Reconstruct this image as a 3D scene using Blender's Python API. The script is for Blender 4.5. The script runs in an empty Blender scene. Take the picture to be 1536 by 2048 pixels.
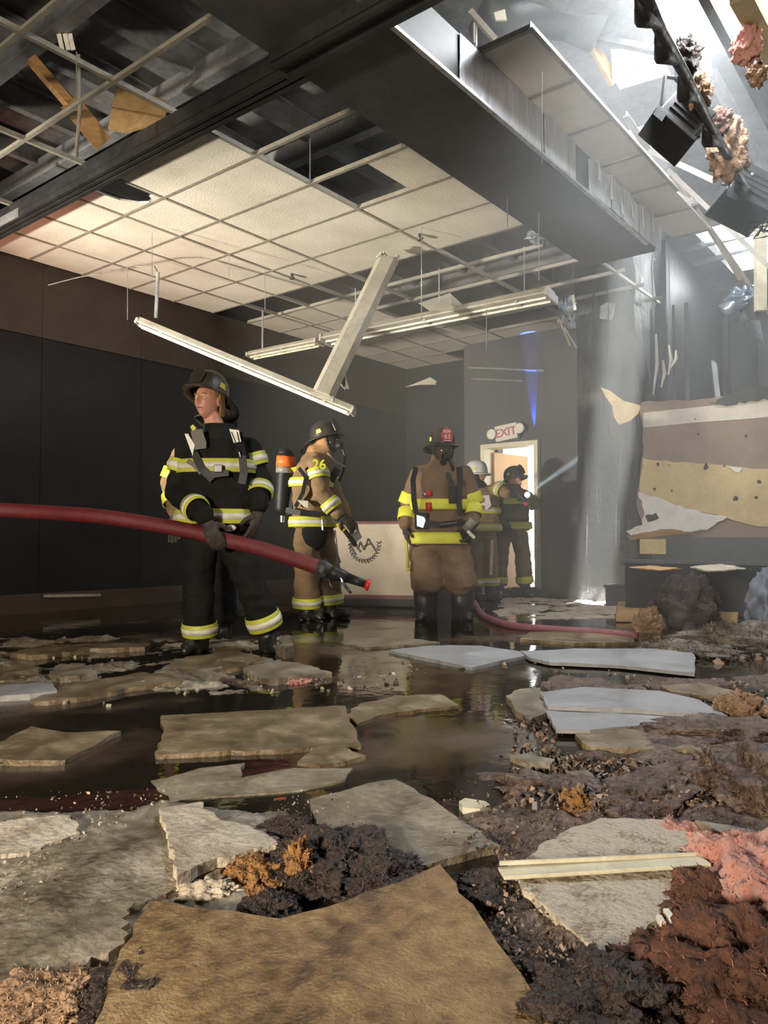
import bpy, bmesh, math, random
from mathutils import Vector, Matrix, noise, Quaternion
random.seed(7)
S = bpy.context.scene
COL = S.collection

# ------------------------------------------------------------------ camera
H = 0.76; F = 1535.0; PIT = math.atan(56 / 1535.0); AZ = math.radians(38.4)
FW = Vector((math.cos(AZ), math.sin(AZ), 0)); RT = Vector((math.sin(AZ), -math.cos(AZ), 0)); UP = Vector((0, 0, 1))
CF = FW * math.cos(PIT) + UP * math.sin(PIT); CU = UP * math.cos(PIT) - FW * math.sin(PIT)
EYE = Vector((0, 0, H))
cam = bpy.data.cameras.new('camera'); camo = bpy.data.objects.new('camera', cam); COL.objects.link(camo)
cam.sensor_fit = 'HORIZONTAL'; cam.sensor_width = 36; cam.lens = 36 * F / 1536; cam.clip_start = 0.02
m = Matrix.Identity(4)
for i in range(3):
    m[i][0] = RT[i]; m[i][1] = CU[i]; m[i][2] = -CF[i]; m[i][3] = EYE[i]
camo.matrix_world = m
S.camera = camo
# ------------------------------------------------------------------ view, world, lamps
S.view_settings.view_transform = 'Standard'; S.view_settings.look = 'None'
S.view_settings.gamma = 1; S.view_settings.use_curve_mapping = False
S.view_settings.exposure = 0.0
S.cycles.use_denoising = True
S.cycles.adaptive_threshold = 0.02
S.cycles.max_bounces = 6; S.cycles.volume_bounces = 1
S.cycles.sample_clamp_indirect = 4
W = bpy.data.worlds.new('world'); S.world = W; W.use_nodes = True
W.node_tree.nodes['Background'].inputs[0].default_value = (0.93, 0.97, 1.0, 1)
W.node_tree.nodes['Background'].inputs[1].default_value = 4.5

def lamp(name, typ, loc, aim, power, col, **kw):
    l = bpy.data.lights.new(name, typ); o = bpy.data.objects.new(name, l); COL.objects.link(o)
    l.energy = power; l.color = col
    for k, v in kw.items(): setattr(l, k, v)
    o.location = loc
    o.rotation_euler = (Vector(aim) - Vector(loc)).to_track_quat('-Z', 'Y').to_euler()
    return o
SHAFT_TOP = Vector((7.2, 2.44, 4.6)); SHAFT_BOT = Vector((8.82, 3.80, 0.0))
lamp('sun', 'SUN', SHAFT_TOP, SHAFT_BOT, 190, (1, 0.99, 0.96), angle=0.012)
# portable work lamps standing behind the photographer and out of frame on the left
lamp('work_lamp_rear', 'SPOT', (-3.3, 0.6, 1.35), (4.2, 4.3, 1.3), 1750, (1.0, 0.87, 0.68), spot_size=math.radians(85), spot_blend=0.6, shadow_soft_size=0.3)
lamp('work_lamp_upward', 'SPOT', (-1.5, 7.2, 0.9), (9.0, 5.0, 3.95), 5600, (1.0, 0.92, 0.76), spot_size=math.radians(49), spot_blend=1.0, shadow_soft_size=0.15)
lamp('pink_fill_spot', 'SPOT', (1.6, 6.6, 1.2), (4.6, 7.5, 3.71), 260, (1.0, 0.42, 0.28), spot_size=math.radians(70), spot_blend=1.0, shadow_soft_size=0.2)  # added reddish fill that tints the ceiling along the left wall pink
# sky light entering by the roof openings and by the doorway
for nm, loc, aim, sx, sy, pw in (('sky_roof_near', (5.3, 1.5, 4.62), (5.9, 2.2, 0), 1.7, 1.1, 430),
                                 ('sky_roof_far', (10.6, 2.4, 4.62), (9.4, 2.2, 0), 1.9, 0.6, 80)):
    a = lamp(nm, 'AREA', loc, aim, pw, (0.93, 0.97, 1.0), shape='RECTANGLE', size=sx, size_y=sy)
    a.rotation_euler = (Vector(aim) - Vector(loc)).to_track_quat('-Z', 'X').to_euler()

# ------------------------------------------------------------------ pixel helpers
def ray(x, y): return CF + RT * ((x - 768) / F) - CU * ((y - 1024) / F)
def atz(x, y, z): d = ray(x, y); return EYE + d * ((z - H) / d.z)
def atd(x, y, dep): return EYE + ray(x, y) * dep
def atX(x, y, X): d = ray(x, y); return EYE + d * (X / d.x)
def atY(x, y, Y): d = ray(x, y); return EYE + d * (Y / d.y)

# ------------------------------------------------------------------ materials
def pmat(name, c1, c2=None, scale=4.0, rough=0.6, rough2=None, metal=0.0, bump=0.0, bscale=30.0, c3=None, contrast=(0.4, 0.6),
         emit=None, estr=0.0, spec=0.5, alpha=None, trans=0.0, stretch=None, island=False, sheen=0.0, fine=0.4):
    mt = bpy.data.materials.new(name); mt.use_nodes = True
    n = mt.node_tree.nodes; l = mt.node_tree.links; b = n['Principled BSDF']
    b.inputs['Base Color'].default_value = (*c1, 1); b.inputs['Roughness'].default_value = rough
    b.inputs['Metallic'].default_value = metal; b.inputs['Specular IOR Level'].default_value = spec
    b.inputs['Transmission Weight'].default_value = trans
    if sheen: b.inputs['Sheen Weight'].default_value = sheen
    if alpha is not None: b.inputs['Alpha'].default_value = alpha
    if emit: b.inputs['Emission Color'].default_value = (*emit, 1); b.inputs['Emission Strength'].default_value = estr
    tc = n.new('ShaderNodeTexCoord'); vec = tc.outputs['Object']
    if stretch:
        mp = n.new('ShaderNodeMapping'); mp.inputs['Scale'].default_value = stretch; l.new(vec, mp.inputs[0]); vec = mp.outputs[0]
    if c2 is not None or rough2 is not None:
        t = n.new('ShaderNodeTexNoise'); t.inputs['Scale'].default_value = scale; t.inputs['Detail'].default_value = 9; t.inputs['Roughness'].default_value = 0.62
        l.new(vec, t.inputs['Vector'])
        r = n.new('ShaderNodeValToRGB'); r.color_ramp.elements[0].position = contrast[0]; r.color_ramp.elements[1].position = contrast[1]
        tf = n.new('ShaderNodeTexNoise'); tf.inputs['Scale'].default_value = scale * 7.3; tf.inputs['Detail'].default_value = 8; tf.inputs['Roughness'].default_value = 0.7
        l.new(vec, tf.inputs['Vector'])
        mxf = n.new('ShaderNodeMix'); mxf.inputs[0].default_value = fine
        l.new(t.outputs['Fac'], mxf.inputs[2]); l.new(tf.outputs['Fac'], mxf.inputs[3])
        l.new(mxf.outputs[0], r.inputs[0])
        c2 = c2 or c1
        r.color_ramp.elements[0].color = (*c1, 1); r.color_ramp.elements[1].color = (*c2, 1)
        if c3 is not None:
            e = r.color_ramp.elements.new((contrast[0] + contrast[1]) / 2); e.color = (*c3, 1)
        src = r.outputs[0]
        if island:
            g = n.new('ShaderNodeNewGeometry'); l.new(g.outputs['Random Per Island'], r.inputs[0])
        l.new(src, b.inputs['Base Color'])
        if rough2 is not None:
            mr = n.new('ShaderNodeMapRange'); mr.inputs[1].default_value = contrast[0]; mr.inputs[2].default_value = contrast[1]
            mr.inputs[3].default_value = rough; mr.inputs[4].default_value = rough2
            l.new(mxf.outputs[0], mr.inputs[0]); l.new(mr.outputs[0], b.inputs['Roughness'])
    if bump:
        t2 = n.new('ShaderNodeTexNoise'); t2.inputs['Scale'].default_value = bscale; t2.inputs['Detail'].default_value = 6
        l.new(vec, t2.inputs['Vector'])
        bp = n.new('ShaderNodeBump'); bp.inputs['Strength'].default_value = bump; bp.inputs['Distance'].default_value = 0.02
        l.new(t2.outputs['Fac'], bp.inputs['Height']); l.new(bp.outputs[0], b.inputs['Normal'])
    return mt
M = {}
M['black_wall'] = pmat('black_wall', (0.005, 0.0052, 0.0062), (0.010, 0.0105, 0.0125), 1.2, 0.6, bump=0.15, bscale=8, spec=0.25)
M['brown_wall'] = pmat('brown_wall', (0.026, 0.019, 0.015), (0.042, 0.031, 0.023), 1.5, 0.7, bump=0.1, bscale=8)
M['grey_wall'] = pmat('grey_wall', (0.035, 0.036, 0.042), (0.06, 0.06, 0.066), 1.5, 0.6, bump=0.15, bscale=6, stretch=(1, 1, 0.25))
M['charred'] = pmat('charred', (0.006, 0.006, 0.007), (0.026, 0.027, 0.028), 5, 0.35, rough2=0.7, bump=0.6, bscale=14)
M['soot'] = pmat('soot', (0.012, 0.012, 0.013), (0.025, 0.025, 0.026), 3, 0.45, bump=0.3, bscale=12)
M['deck'] = pmat('deck', (0.10, 0.10, 0.105), (0.2, 0.205, 0.215), 2.5, 0.5, bump=0.2, bscale=10)
M['soffit'] = pmat('soffit', (0.035, 0.034, 0.033), (0.06, 0.059, 0.057), 2, 0.6, bump=0.15, bscale=5)
M['duct'] = pmat('duct', (0.60, 0.61, 0.64), (0.36, 0.37, 0.39), 2.2, 0.3, rough2=0.5, metal=0.25, bump=0.3, bscale=5, stretch=(3, 3, 0.5))
M['tile'] = pmat('tile', (0.64, 0.60, 0.52), (0.46, 0.42, 0.35), 1.3, 0.9, bump=0.2, bscale=60, contrast=(0.42, 0.75), fine=0.15)
M['tile_edge'] = pmat('tile_edge', (0.55, 0.5, 0.42), (0.42, 0.37, 0.3), 4, 0.9)
M['rail'] = pmat('rail', (0.30, 0.275, 0.23), (0.20, 0.185, 0.155), 6, 0.4, rough2=0.6)
M['white_metal'] = pmat('white_metal', (0.44, 0.42, 0.36), (0.30, 0.28, 0.235), 5, 0.4, bump=0.1, bscale=20)
M['galv'] = pmat('galv', (0.55, 0.57, 0.6), (0.35, 0.36, 0.38), 8, 0.3, metal=0.7)
M['dark_metal'] = pmat('dark_metal', (0.03, 0.03, 0.032), (0.07, 0.07, 0.07), 9, 0.35, metal=0.4)
M['black'] = pmat('black', (0.009, 0.009, 0.010), (0.018, 0.018, 0.02), 12, 0.5, bump=0.1, spec=0.3)
M['rubber'] = pmat('rubber', (0.012, 0.012, 0.012), None, rough=0.45)
M['chrome'] = pmat('chrome', (0.75, 0.75, 0.75), None, rough=0.18, metal=1)
M['wood'] = pmat('wood', (0.36, 0.20, 0.07), (0.22, 0.12, 0.045), 6, 0.75, bump=0.3, bscale=25, stretch=(1, 1, 6))
M['tan_board'] = pmat('tan_board', (0.47, 0.29, 0.13), (0.34, 0.21, 0.09), 3, 0.8, bump=0.2)
M['foreground_board'] = pmat('foreground_board', (0.10, 0.055, 0.02), (0.36, 0.245, 0.12), 3.2, 0.42, rough2=0.7, c3=(0.25, 0.155, 0.065), bump=0.5, bscale=120, contrast=(0.42, 0.60), fine=0.55)
M['wet_tile'] = pmat('wet_tile', (0.075, 0.052, 0.028), (0.34, 0.27, 0.18), 6, 0.30, rough2=0.65, c3=(0.17, 0.122, 0.068), bump=0.35, bscale=60, contrast=(0.38, 0.63))
M['wet_grey_tile'] = pmat('wet_grey_tile', (0.09, 0.07, 0.045), (0.38, 0.32, 0.24), 5, 0.3, rough2=0.7, c3=(0.21, 0.175, 0.125), bump=0.35, bscale=60, contrast=(0.38, 0.62))
M['pale_board'] = pmat('pale_board', (0.20, 0.19, 0.18), (0.36, 0.36, 0.37), 3, 0.35, rough2=0.6, bump=0.3, bscale=25, c3=(0.29, 0.29, 0.30), contrast=(0.36, 0.6))
M['speckled_tile'] = pmat('speckled_tile', (0.5, 0.44, 0.35), (0.2, 0.13, 0.075), 16, 0.6, bump=0.5, bscale=60, contrast=(0.5, 0.6), fine=0.5)
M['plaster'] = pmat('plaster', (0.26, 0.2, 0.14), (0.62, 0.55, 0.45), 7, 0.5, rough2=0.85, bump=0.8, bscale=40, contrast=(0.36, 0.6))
M['sludge'] = pmat('sludge', (0.08, 0.062, 0.042), (0.46, 0.40, 0.32), 4, 0.3, rough2=0.8, c3=(0.22, 0.185, 0.135), bump=0.5, bscale=60, contrast=(0.4, 0.62))
M['red_sludge'] = pmat('red_sludge', (0.035, 0.022, 0.017), (0.27, 0.20, 0.155), 7, 0.2, rough2=0.7, c3=(0.11, 0.068, 0.05), bump=1.0, bscale=70, contrast=(0.4, 0.62), fine=0.55)
M['ins_pink'] = pmat('ins_pink', (0.42, 0.16, 0.13), (0.62, 0.32, 0.26), 6, 0.95, bump=1.0, bscale=45, sheen=0.3)
M['ins_red'] = pmat('ins_red', (0.04, 0.018, 0.012), (0.24, 0.105, 0.07), 7, 0.9, c3=(0.10, 0.042, 0.026), bump=1.0, bscale=50, contrast=(0.3, 0.7))
M['ins_brown'] = pmat('ins_brown', (0.16, 0.09, 0.045), (0.42, 0.27, 0.17), 7, 0.9, bump=1.0, bscale=50)
M['ins_dark'] = pmat('ins_dark', (0.018, 0.012, 0.010), (0.11, 0.065, 0.05), 7, 0.6, c3=(0.045, 0.028, 0.022), bump=1.0, bscale=60, contrast=(0.35, 0.72))
M['ins_orange'] = pmat('ins_orange', (0.20, 0.09, 0.025), (0.44, 0.24, 0.09), 9, 0.9, bump=1.0, bscale=60)
M['ins_grey'] = pmat('ins_grey', (0.09, 0.075, 0.06), (0.30, 0.26, 0.22), 6, 0.8, bump=1.0, bscale=45)
M['crumb'] = pmat('crumb', (0.09, 0.065, 0.04), (0.55, 0.48, 0.38), 4, 0.7, island=True, contrast=(0.2, 1.0))
M['crumb_dark'] = pmat('crumb_dark', (0.03, 0.02, 0.016), (0.3, 0.2, 0.14), 4, 0.5, island=True, contrast=(0.2, 1.0))
M['trim_white'] = pmat('trim_white', (0.72, 0.68, 0.52), (0.55, 0.5, 0.36), 10, 0.45)
M['band_white'] = pmat('band_white', (0.62, 0.58, 0.52), (0.5, 0.46, 0.4), 3, 0.7, bump=0.2)
M['band_brown'] = pmat('band_brown', (0.26, 0.19, 0.15), (0.2, 0.145, 0.115), 3, 0.7, bump=0.2)
M['band_yellow'] = pmat('band_yellow', (0.58, 0.47, 0.25), (0.47, 0.37, 0.19), 9, 0.8, bump=0.3)
M['paper_white'] = pmat('paper_white', (0.75, 0.74, 0.74), (0.6, 0.58, 0.57), 5, 0.8, bump=0.2)
M['slate'] = pmat('slate', (0.045, 0.05, 0.062), (0.075, 0.08, 0.095), 3, 0.5)
M['fabric_blue'] = pmat('fabric_blue', (0.10, 0.11, 0.14), (0.2, 0.22, 0.27), 4, 0.7, bump=0.6, bscale=12)
M['foil'] = pmat('foil', (0.5, 0.6, 0.75), (0.25, 0.32, 0.45), 7, 0.15, metal=0.6, bump=0.8, bscale=10)
M['plastic'] = pmat('plastic', (0.35, 0.38, 0.42), (0.12, 0.13, 0.15), 8, 0.2, bump=0.9, bscale=12)
M['hose_red'] = pmat('hose_red', (0.10, 0.008, 0.012), (0.15, 0.014, 0.02), 14, 0.6, bump=0.25, bscale=120)
M['hose_purple'] = pmat('hose_purple', (0.22, 0.075, 0.10), (0.30, 0.12, 0.14), 10, 0.55)
M['red'] = pmat('red', (0.5, 0.02, 0.02), None, rough=0.45)
M['orange'] = pmat('orange', (0.95, 0.16, 0.03), None, rough=0.5)
M['yellow'] = pmat('yellow', (0.75, 0.55, 0.03), None, rough=0.5)
M['cream'] = pmat('cream', (0.6, 0.52, 0.42), (0.52, 0.44, 0.34), 4, 0.6, bump=0.1)
M['maroon'] = pmat('maroon', (0.12, 0.03, 0.045), (0.2, 0.08, 0.08), 5, 0.6)
M['ink'] = pmat('ink', (0.07, 0.045, 0.03), None, rough=0.7)
M['skin'] = pmat('skin', (0.50, 0.235, 0.155), (0.55, 0.265, 0.18), 20, 0.5, bump=0.05, bscale=60)
M['lip'] = pmat('lip', (0.42, 0.13, 0.12), None, rough=0.5)
M['hair'] = pmat('hair', (0.30, 0.19, 0.07), (0.18, 0.11, 0.04), 60, 0.6, bump=0.6, bscale=120, stretch=(1, 1, 0.2))
M['eye_white'] = pmat('eye_white', (0.6, 0.55, 0.5), None, rough=0.3)
M['coat_black'] = pmat('coat_black', (0.007, 0.007, 0.0065), (0.014, 0.014, 0.0125), 5, 0.85, bump=0.35, bscale=30, spec=0.2)
M['coat_tan'] = pmat('coat_tan', (0.20, 0.125, 0.062), (0.26, 0.165, 0.085), 5, 0.85, bump=0.35, bscale=30)
M['coat_brown'] = pmat('coat_brown', (0.15, 0.095, 0.055), (0.20, 0.13, 0.08), 5, 0.85, bump=0.35, bscale=30)
M['coat_dark_brown'] = pmat('coat_dark_brown', (0.075, 0.05, 0.036), (0.11, 0.075, 0.055), 5, 0.85, bump=0.35, bscale=30)
M['hood'] = pmat('hood', (0.40, 0.22, 0.10), (0.34, 0.18, 0.08), 8, 0.85, bump=0.2)
M['hood_black'] = pmat('hood_black', (0.014, 0.016, 0.015), None, rough=0.85, bump=0.2, spec=0.2)
M['lime'] = pmat('lime', (0.55, 0.56, 0.06), (0.48, 0.48, 0.06), 8, 0.5)
M['lime_bright'] = pmat('lime_bright', (0.72, 0.74, 0.05), (0.62, 0.62, 0.06), 8, 0.5)
M['silver'] = pmat('silver', (0.78, 0.76, 0.68), (0.6, 0.58, 0.5), 12, 0.4, bump=0.3, bscale=25)
M['helmet_black'] = pmat('helmet_black', (0.018, 0.016, 0.014), (0.05, 0.042, 0.034), 6, 0.4, bump=0.2)
M['helmet_white'] = pmat('helmet_white', (0.6, 0.62, 0.62), None, rough=0.35)
M['glass_dark'] = pmat('glass_dark', (0.02, 0.02, 0.022), None, rough=0.08)
M['lens_tint'] = pmat('lens_tint', (0.16, 0.10, 0.09), (0.07, 0.05, 0.05), 8, 0.1)
M['glove'] = pmat('glove', (0.03, 0.024, 0.02), (0.06, 0.045, 0.036), 9, 0.7, bump=0.4)
M['glove_tan'] = pmat('glove_tan', (0.16, 0.10, 0.06), None, rough=0.7, bump=0.4)
M['boot'] = pmat('boot', (0.012, 0.012, 0.012), (0.025, 0.024, 0.022), 8, 0.4)
M['patch_grey'] = pmat('patch_grey', (0.16, 0.145, 0.125), None, rough=0.7)
M['lamp_glow'] = pmat('lamp_glow', (1, 1, 1), None, emit=(0.95, 1, 1), estr=12)
M['screen'] = pmat('screen', (0.5, 0.6, 0.8), None, rough=0.2, emit=(0.72, 0.84, 1.0), estr=0.9)
M['exit_face'] = pmat('exit_face', (0.62, 0.62, 0.58), None, rough=0.4)
M['exit_red'] = pmat('exit_red', (0.42, 0.05, 0.06), None, rough=0.5)
M['door_tan'] = pmat('door_tan', (0.62, 0.36, 0.14), (0.5, 0.27, 0.1), 3, 0.5, stretch=(4, 4, 0.6))
M['concrete'] = pmat('concrete', (0.6, 0.6, 0.58), (0.5, 0.5, 0.48), 3, 0.85)
M['baseboard'] = pmat('baseboard', (0.045, 0.028, 0.018), (0.03, 0.02, 0.013), 3, 0.6)

# ------------------------------------------------------------------ mesh helpers
class MB:
    def __init__(s): s.v = []; s.f = []; s.mi = []
    def add(s, vs, fs, mi=0):
        o = len(s.v); s.v += [Vector(p) for p in vs]; s.f += [tuple(i + o for i in f) for f in fs]; s.mi += [mi] * len(fs); return s
    def box(s, c, size, rot=None, mi=0, taper=1.0):
        x, y, z = size[0] / 2, size[1] / 2, size[2] / 2
        R = rot if rot is not None else Matrix.Identity(3)
        vs = []
        for dz in (-1, 1):
            k = taper if dz > 0 else 1
            for dx, dy in ((-1, -1), (1, -1), (1, 1), (-1, 1)): vs.append(Vector(c) + R @ Vector((dx * x * k, dy * y * k, dz * z)))
        return s.add(vs, [(3, 2, 1, 0), (4, 5, 6, 7), (0, 1, 5, 4), (1, 2, 6, 5), (2, 3, 7, 6), (3, 0, 4, 7)], mi)
    def bar(s, a, b, w, h, up=UP, mi=0):
        a = Vector(a); b = Vector(b); d = (b - a); L = d.length; d.normalize()
        u = Vector(up)
        if abs(d.dot(u)) > 0.97: u = Vector((1, 0, 0))
        x = d.cross(u).normalized(); z = x.cross(d)
        R = Matrix((x, d, z)).transposed()
        return s.box((a + b) / 2, (w, L, h), R, mi)
    def tube(s, pts, r, n=10, caps=True, mi=0):
        pts = [Vector(p) for p in pts]; rs = r if isinstance(r, (list, tuple)) else [r] * len(pts)
        vs = []; prev = None
        for i, p in enumerate(pts):
            d = (pts[min(i + 1, len(pts) - 1)] - pts[max(i - 1, 0)]).normalized()
            if prev is None:
                u = UP if abs(d.z) < 0.9 else Vector((1, 0, 0)); x = d.cross(u).normalized()
            else:
                x = prev - d * prev.dot(d); x.normalize()
            prev = x; y = d.cross(x)
            for k in range(n):
                a = 2 * math.pi * k / n; vs.append(p + (x * math.cos(a) + y * math.sin(a)) * rs[i])
        fs = []
        for i in range(len(pts) - 1):
            for k in range(n): fs.append((i * n + k, i * n + (k + 1) % n, (i + 1) * n + (k + 1) % n, (i + 1) * n + k))
        if caps: fs.append(tuple(range(n - 1, -1, -1))); fs.append(tuple(range((len(pts) - 1) * n, len(pts) * n)))
        return s.add(vs, fs, mi)
    def loft(s, rings, n=28, caps=True, p=2.5, mi=0):
        # rings: (x, y, z, a, b, yaw) super-ellipses in horizontal planes
        vs = []
        for (x, y, z, a, b, w) in rings:
            c, sn = math.cos(w), math.sin(w)
            for k in range(n):
                t = 2 * math.pi * k / n; ct, st = math.cos(t), math.sin(t)
                u = a * math.copysign(abs(ct) ** (2 / p), ct); v = b * math.copysign(abs(st) ** (2 / p), st)
                vs.append((x + u * c - v * sn, y + u * sn + v * c, z))
        fs = []
        for i in range(len(rings) - 1):
            for k in range(n): fs.append((i * n + k, i * n + (k + 1) % n, (i + 1) * n + (k + 1) % n, (i + 1) * n + k))
        if caps: fs.append(tuple(range(n - 1, -1, -1))); fs.append(tuple(range((len(rings) - 1) * n, len(rings) * n)))
        return s.add(vs, fs, mi)
    def ball(s, c, r, nu=16, nv=10, R=None, mi=0):
        c = Vector(c); r = r if isinstance(r, (tuple, list)) else (r, r, r); vs = []; R = R or Matrix.Identity(3)
        for j in range(nv + 1):
            ph = math.pi * j / nv - math.pi / 2
            for i in range(nu):
                t = 2 * math.pi * i / nu
                vs.append(c + R @ Vector((r[0] * math.cos(ph) * math.cos(t), r[1] * math.cos(ph) * math.sin(t), r[2] * math.sin(ph))))
        fs = []
        for j in range(nv):
            for i in range(nu): fs.append((j * nu + i, j * nu + (i + 1) % nu, (j + 1) * nu + (i + 1) % nu, (j + 1) * nu + i))
        return s.add(vs, fs, mi)
    def cap(s, a, b, ra, rb, n=14):
        a = Vector(a); b = Vector(b); d = b - a; L = max(d.length, 1e-5); d /= L
        pts, rs = [], []
        for t in (0.08, 0.3, 0.6, 0.85): pts.append(a - d * ra * (1 - t)); rs.append(ra * math.sqrt(max(0.02, 1 - (1 - t) ** 2)))
        pts += [a, b]; rs += [ra, rb]
        for t in (0.85, 0.6, 0.3, 0.08): pts.append(b + d * rb * (1 - t)); rs.append(rb * math.sqrt(max(0.02, 1 - (1 - t) ** 2)))
        return s.tube(pts, rs, n)
    def prism(s, pts, off, mi=0):
        # polygon (list of 3D points) extruded by vector off
        n = len(pts); off = Vector(off); pts = [Vector(p) for p in pts]
        vs = pts + [p + off for p in pts]
        nrm = Vector((0, 0, 0))
        for i in range(n): nrm += pts[i].cross(pts[(i + 1) % n])
        top = tuple(range(n, 2 * n)); bot = tuple(range(n - 1, -1, -1))
        side = [(i, (i + 1) % n, n + (i + 1) % n, n + i) for i in range(n)]
        if nrm.dot(off) < 0: top = top[::-1]; bot = bot[::-1]; side = [f[::-1] for f in side]
        return s.add(vs, [top, bot] + side, mi)
    def build(s, name, mat, parent=None, smooth=False, origin=None, bevel=0.0):
        me = bpy.data.meshes.new(name)
        o = bpy.data.objects.new(name, me); COL.objects.link(o)
        off = Vector((0, 0, 0))
        if parent is None:
            if origin is None:
                xs = [p.x for p in s.v]; ys = [p.y for p in s.v]; zs = [p.z for p in s.v]
                off = Vector(((min(xs) + max(xs)) / 2, (min(ys) + max(ys)) / 2, min(zs)))
            else: off = Vector(origin)
            o.location = off
        else: o.parent = parent
        me.from_pydata([p - off for p in s.v], [], s.f)
        for mm in (mat if isinstance(mat, (list, tuple)) else [mat]): me.materials.append(M[mm] if isinstance(mm, str) else mm)
        if any(s.mi): me.polygons.foreach_set('material_index', s.mi)
        if smooth: me.polygons.foreach_set('use_smooth', [True] * len(me.polygons))
        if bevel:
            b = o.modifiers.new('bevel', 'BEVEL'); b.width = bevel; b.segments = 2; b.limit_method = 'ANGLE'
        me.update()
        return o

def tag(o, label=None, cat=None, group=None, kind=None):
    if label: o['label'] = label
    if cat: o['category'] = cat
    if group: o['group'] = group
    if kind: o['kind'] = kind
    return o
def thing(name, label, cat, loc=(0, 0, 0), rotz=0.0, group=None, kind=None):
    o = bpy.data.objects.new(name, None); COL.objects.link(o); o.location = loc; o.rotation_euler = (0, 0, rotz); o.empty_display_size = 0.1
    return tag(o, label, cat, group, kind)
def struct(name, label=None):
    o = bpy.data.objects.new(name, None); COL.objects.link(o); o['kind'] = 'structure'
    if label: o['label'] = label
    return o
def fbm(p, sc, oct=4):
    return noise.fractal(Vector(p) * sc, 0.9, 2.1, oct)
def remesh(mb, voxel, smooth=4, wrinkle=0.0, wsc=7.0, seed=0.0, fold=(1, 1, 1)):
    me = bpy.data.meshes.new('tmp'); me.from_pydata(mb.v, [], mb.f); o = bpy.data.objects.new('tmp', me); COL.objects.link(o)
    r = o.modifiers.new('r', 'REMESH'); r.mode = 'VOXEL'; r.voxel_size = voxel
    sm = o.modifiers.new('s', 'SMOOTH'); sm.iterations = smooth; sm.factor = 0.5
    dg = bpy.context.evaluated_depsgraph_get(); dg.update()
    out = bpy.data.meshes.new_from_object(o.evaluated_get(dg))
    bpy.data.objects.remove(o); bpy.data.meshes.remove(me)
    if wrinkle:
        nr = [v.normal.copy() for v in out.vertices]
        for v, n_ in zip(out.vertices, nr):
            q = Vector((v.co.x * fold[0], v.co.y * fold[1], v.co.z * fold[2])) * wsc + Vector((seed, seed * 2, 0))
            w = noise.noise(q) * 0.7 + noise.noise(q * 2.3) * 0.4
            v.co += n_ * w * wrinkle
    return out
def meshobj(name, me, mat, parent):
    me.name = name; o = bpy.data.objects.new(name, me); COL.objects.link(o); o.parent = parent
    me.materials.clear()
    for mm in (mat if isinstance(mat, (list, tuple)) else [mat]): me.materials.append(M[mm])
    me.polygons.foreach_set('use_smooth', [True] * len(me.polygons)); me.update()
    return o
def text_mesh(name, body, size, mat, parent, loc, rot, depth=0.002):
    cu = bpy.data.curves.new('t', 'FONT'); cu.body = body; cu.size = size; cu.align_x = 'CENTER'; cu.align_y = 'CENTER'; cu.extrude = depth; cu.offset = size * 0.012
    o = bpy.data.objects.new('t', cu); COL.objects.link(o)
    dg = bpy.context.evaluated_depsgraph_get(); dg.update()
    me = bpy.data.meshes.new_from_object(o.evaluated_get(dg)); bpy.data.objects.remove(o)
    r = bpy.data.objects.new(name, me); COL.objects.link(r); r.parent = parent; r.location = loc
    r.rotation_euler = rot
    me.materials.clear(); me.materials.append(M[mat]); me.name = name
    return r

# ================================================================== STRUCTURE
ZC = 3.71; XR = lambda k: 2.71 + 0.606 * k
# floor : wet slab, standing water between muddy patches
def floor_mat():
    mt = bpy.data.materials.new('wet_floor'); mt.use_nodes = True; n = mt.node_tree.nodes; l = mt.node_tree.links; b = n['Principled BSDF']
    tc = n.new('ShaderNodeTexCoord')
    t = n.new('ShaderNodeTexNoise'); t.inputs['Scale'].default_value = 0.9; t.inputs['Detail'].default_value = 8; t.inputs['Roughness'].default_value = 0.6
    l.new(tc.outputs['Object'], t.inputs['Vector'])
    r = n.new('ShaderNodeValToRGB'); e = r.color_ramp.elements
    e[0].position = 0.5; e[0].color = (0.016, 0.012, 0.008, 1); e[1].position = 0.72; e[1].color = (0.12, 0.085, 0.055, 1)
    l.new(t.outputs['Fac'], r.inputs[0]); l.new(r.outputs[0], b.inputs['Base Color'])
    mr = n.new('ShaderNodeMapRange'); mr.inputs[1].default_value = 0.5; mr.inputs[2].default_value = 0.72; mr.inputs[3].default_value = 0.05; mr.inputs[4].default_value = 0.5
    l.new(t.outputs['Fac'], mr.inputs[0]); l.new(mr.outputs[0], b.inputs['Roughness'])
    t2 = n.new('ShaderNodeTexNoise'); t2.inputs['Scale'].default_value = 7; t2.inputs['Detail'].default_value = 3; l.new(tc.outputs['Object'], t2.inputs['Vector'])
    t3 = n.new('ShaderNodeTexNoise'); t3.inputs['Scale'].default_value = 45; t3.inputs['Detail'].default_value = 6; l.new(tc.outputs['Object'], t3.inputs['Vector'])
    mx = n.new('ShaderNodeMix'); mx.inputs[2].default_value = 0; l.new(r.outputs[0], mx.inputs[0])
    l.new(t2.outputs['Fac'], mx.inputs[2]); l.new(t3.outputs['Fac'], mx.inputs[3])
    bp = n.new('ShaderNodeBump'); bp.inputs['Strength'].default_value = 0.06; bp.inputs['Distance'].default_value = 0.03
    l.new(t2.outputs['Fac'], bp.inputs['Height']); l.new(bp.outputs[0], b.inputs['Normal'])
    b.inputs['Specular IOR Level'].default_value = 0.55
    return mt
M['floor'] = floor_mat()
fl = MB().box((2.4, 1.6, -0.1), (21.2, 13.6, 0.2)).build('floor', 'floor', origin=(0, 0, 0)); tag(fl, 'dark wet concrete floor with standing water', kind='structure')
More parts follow.
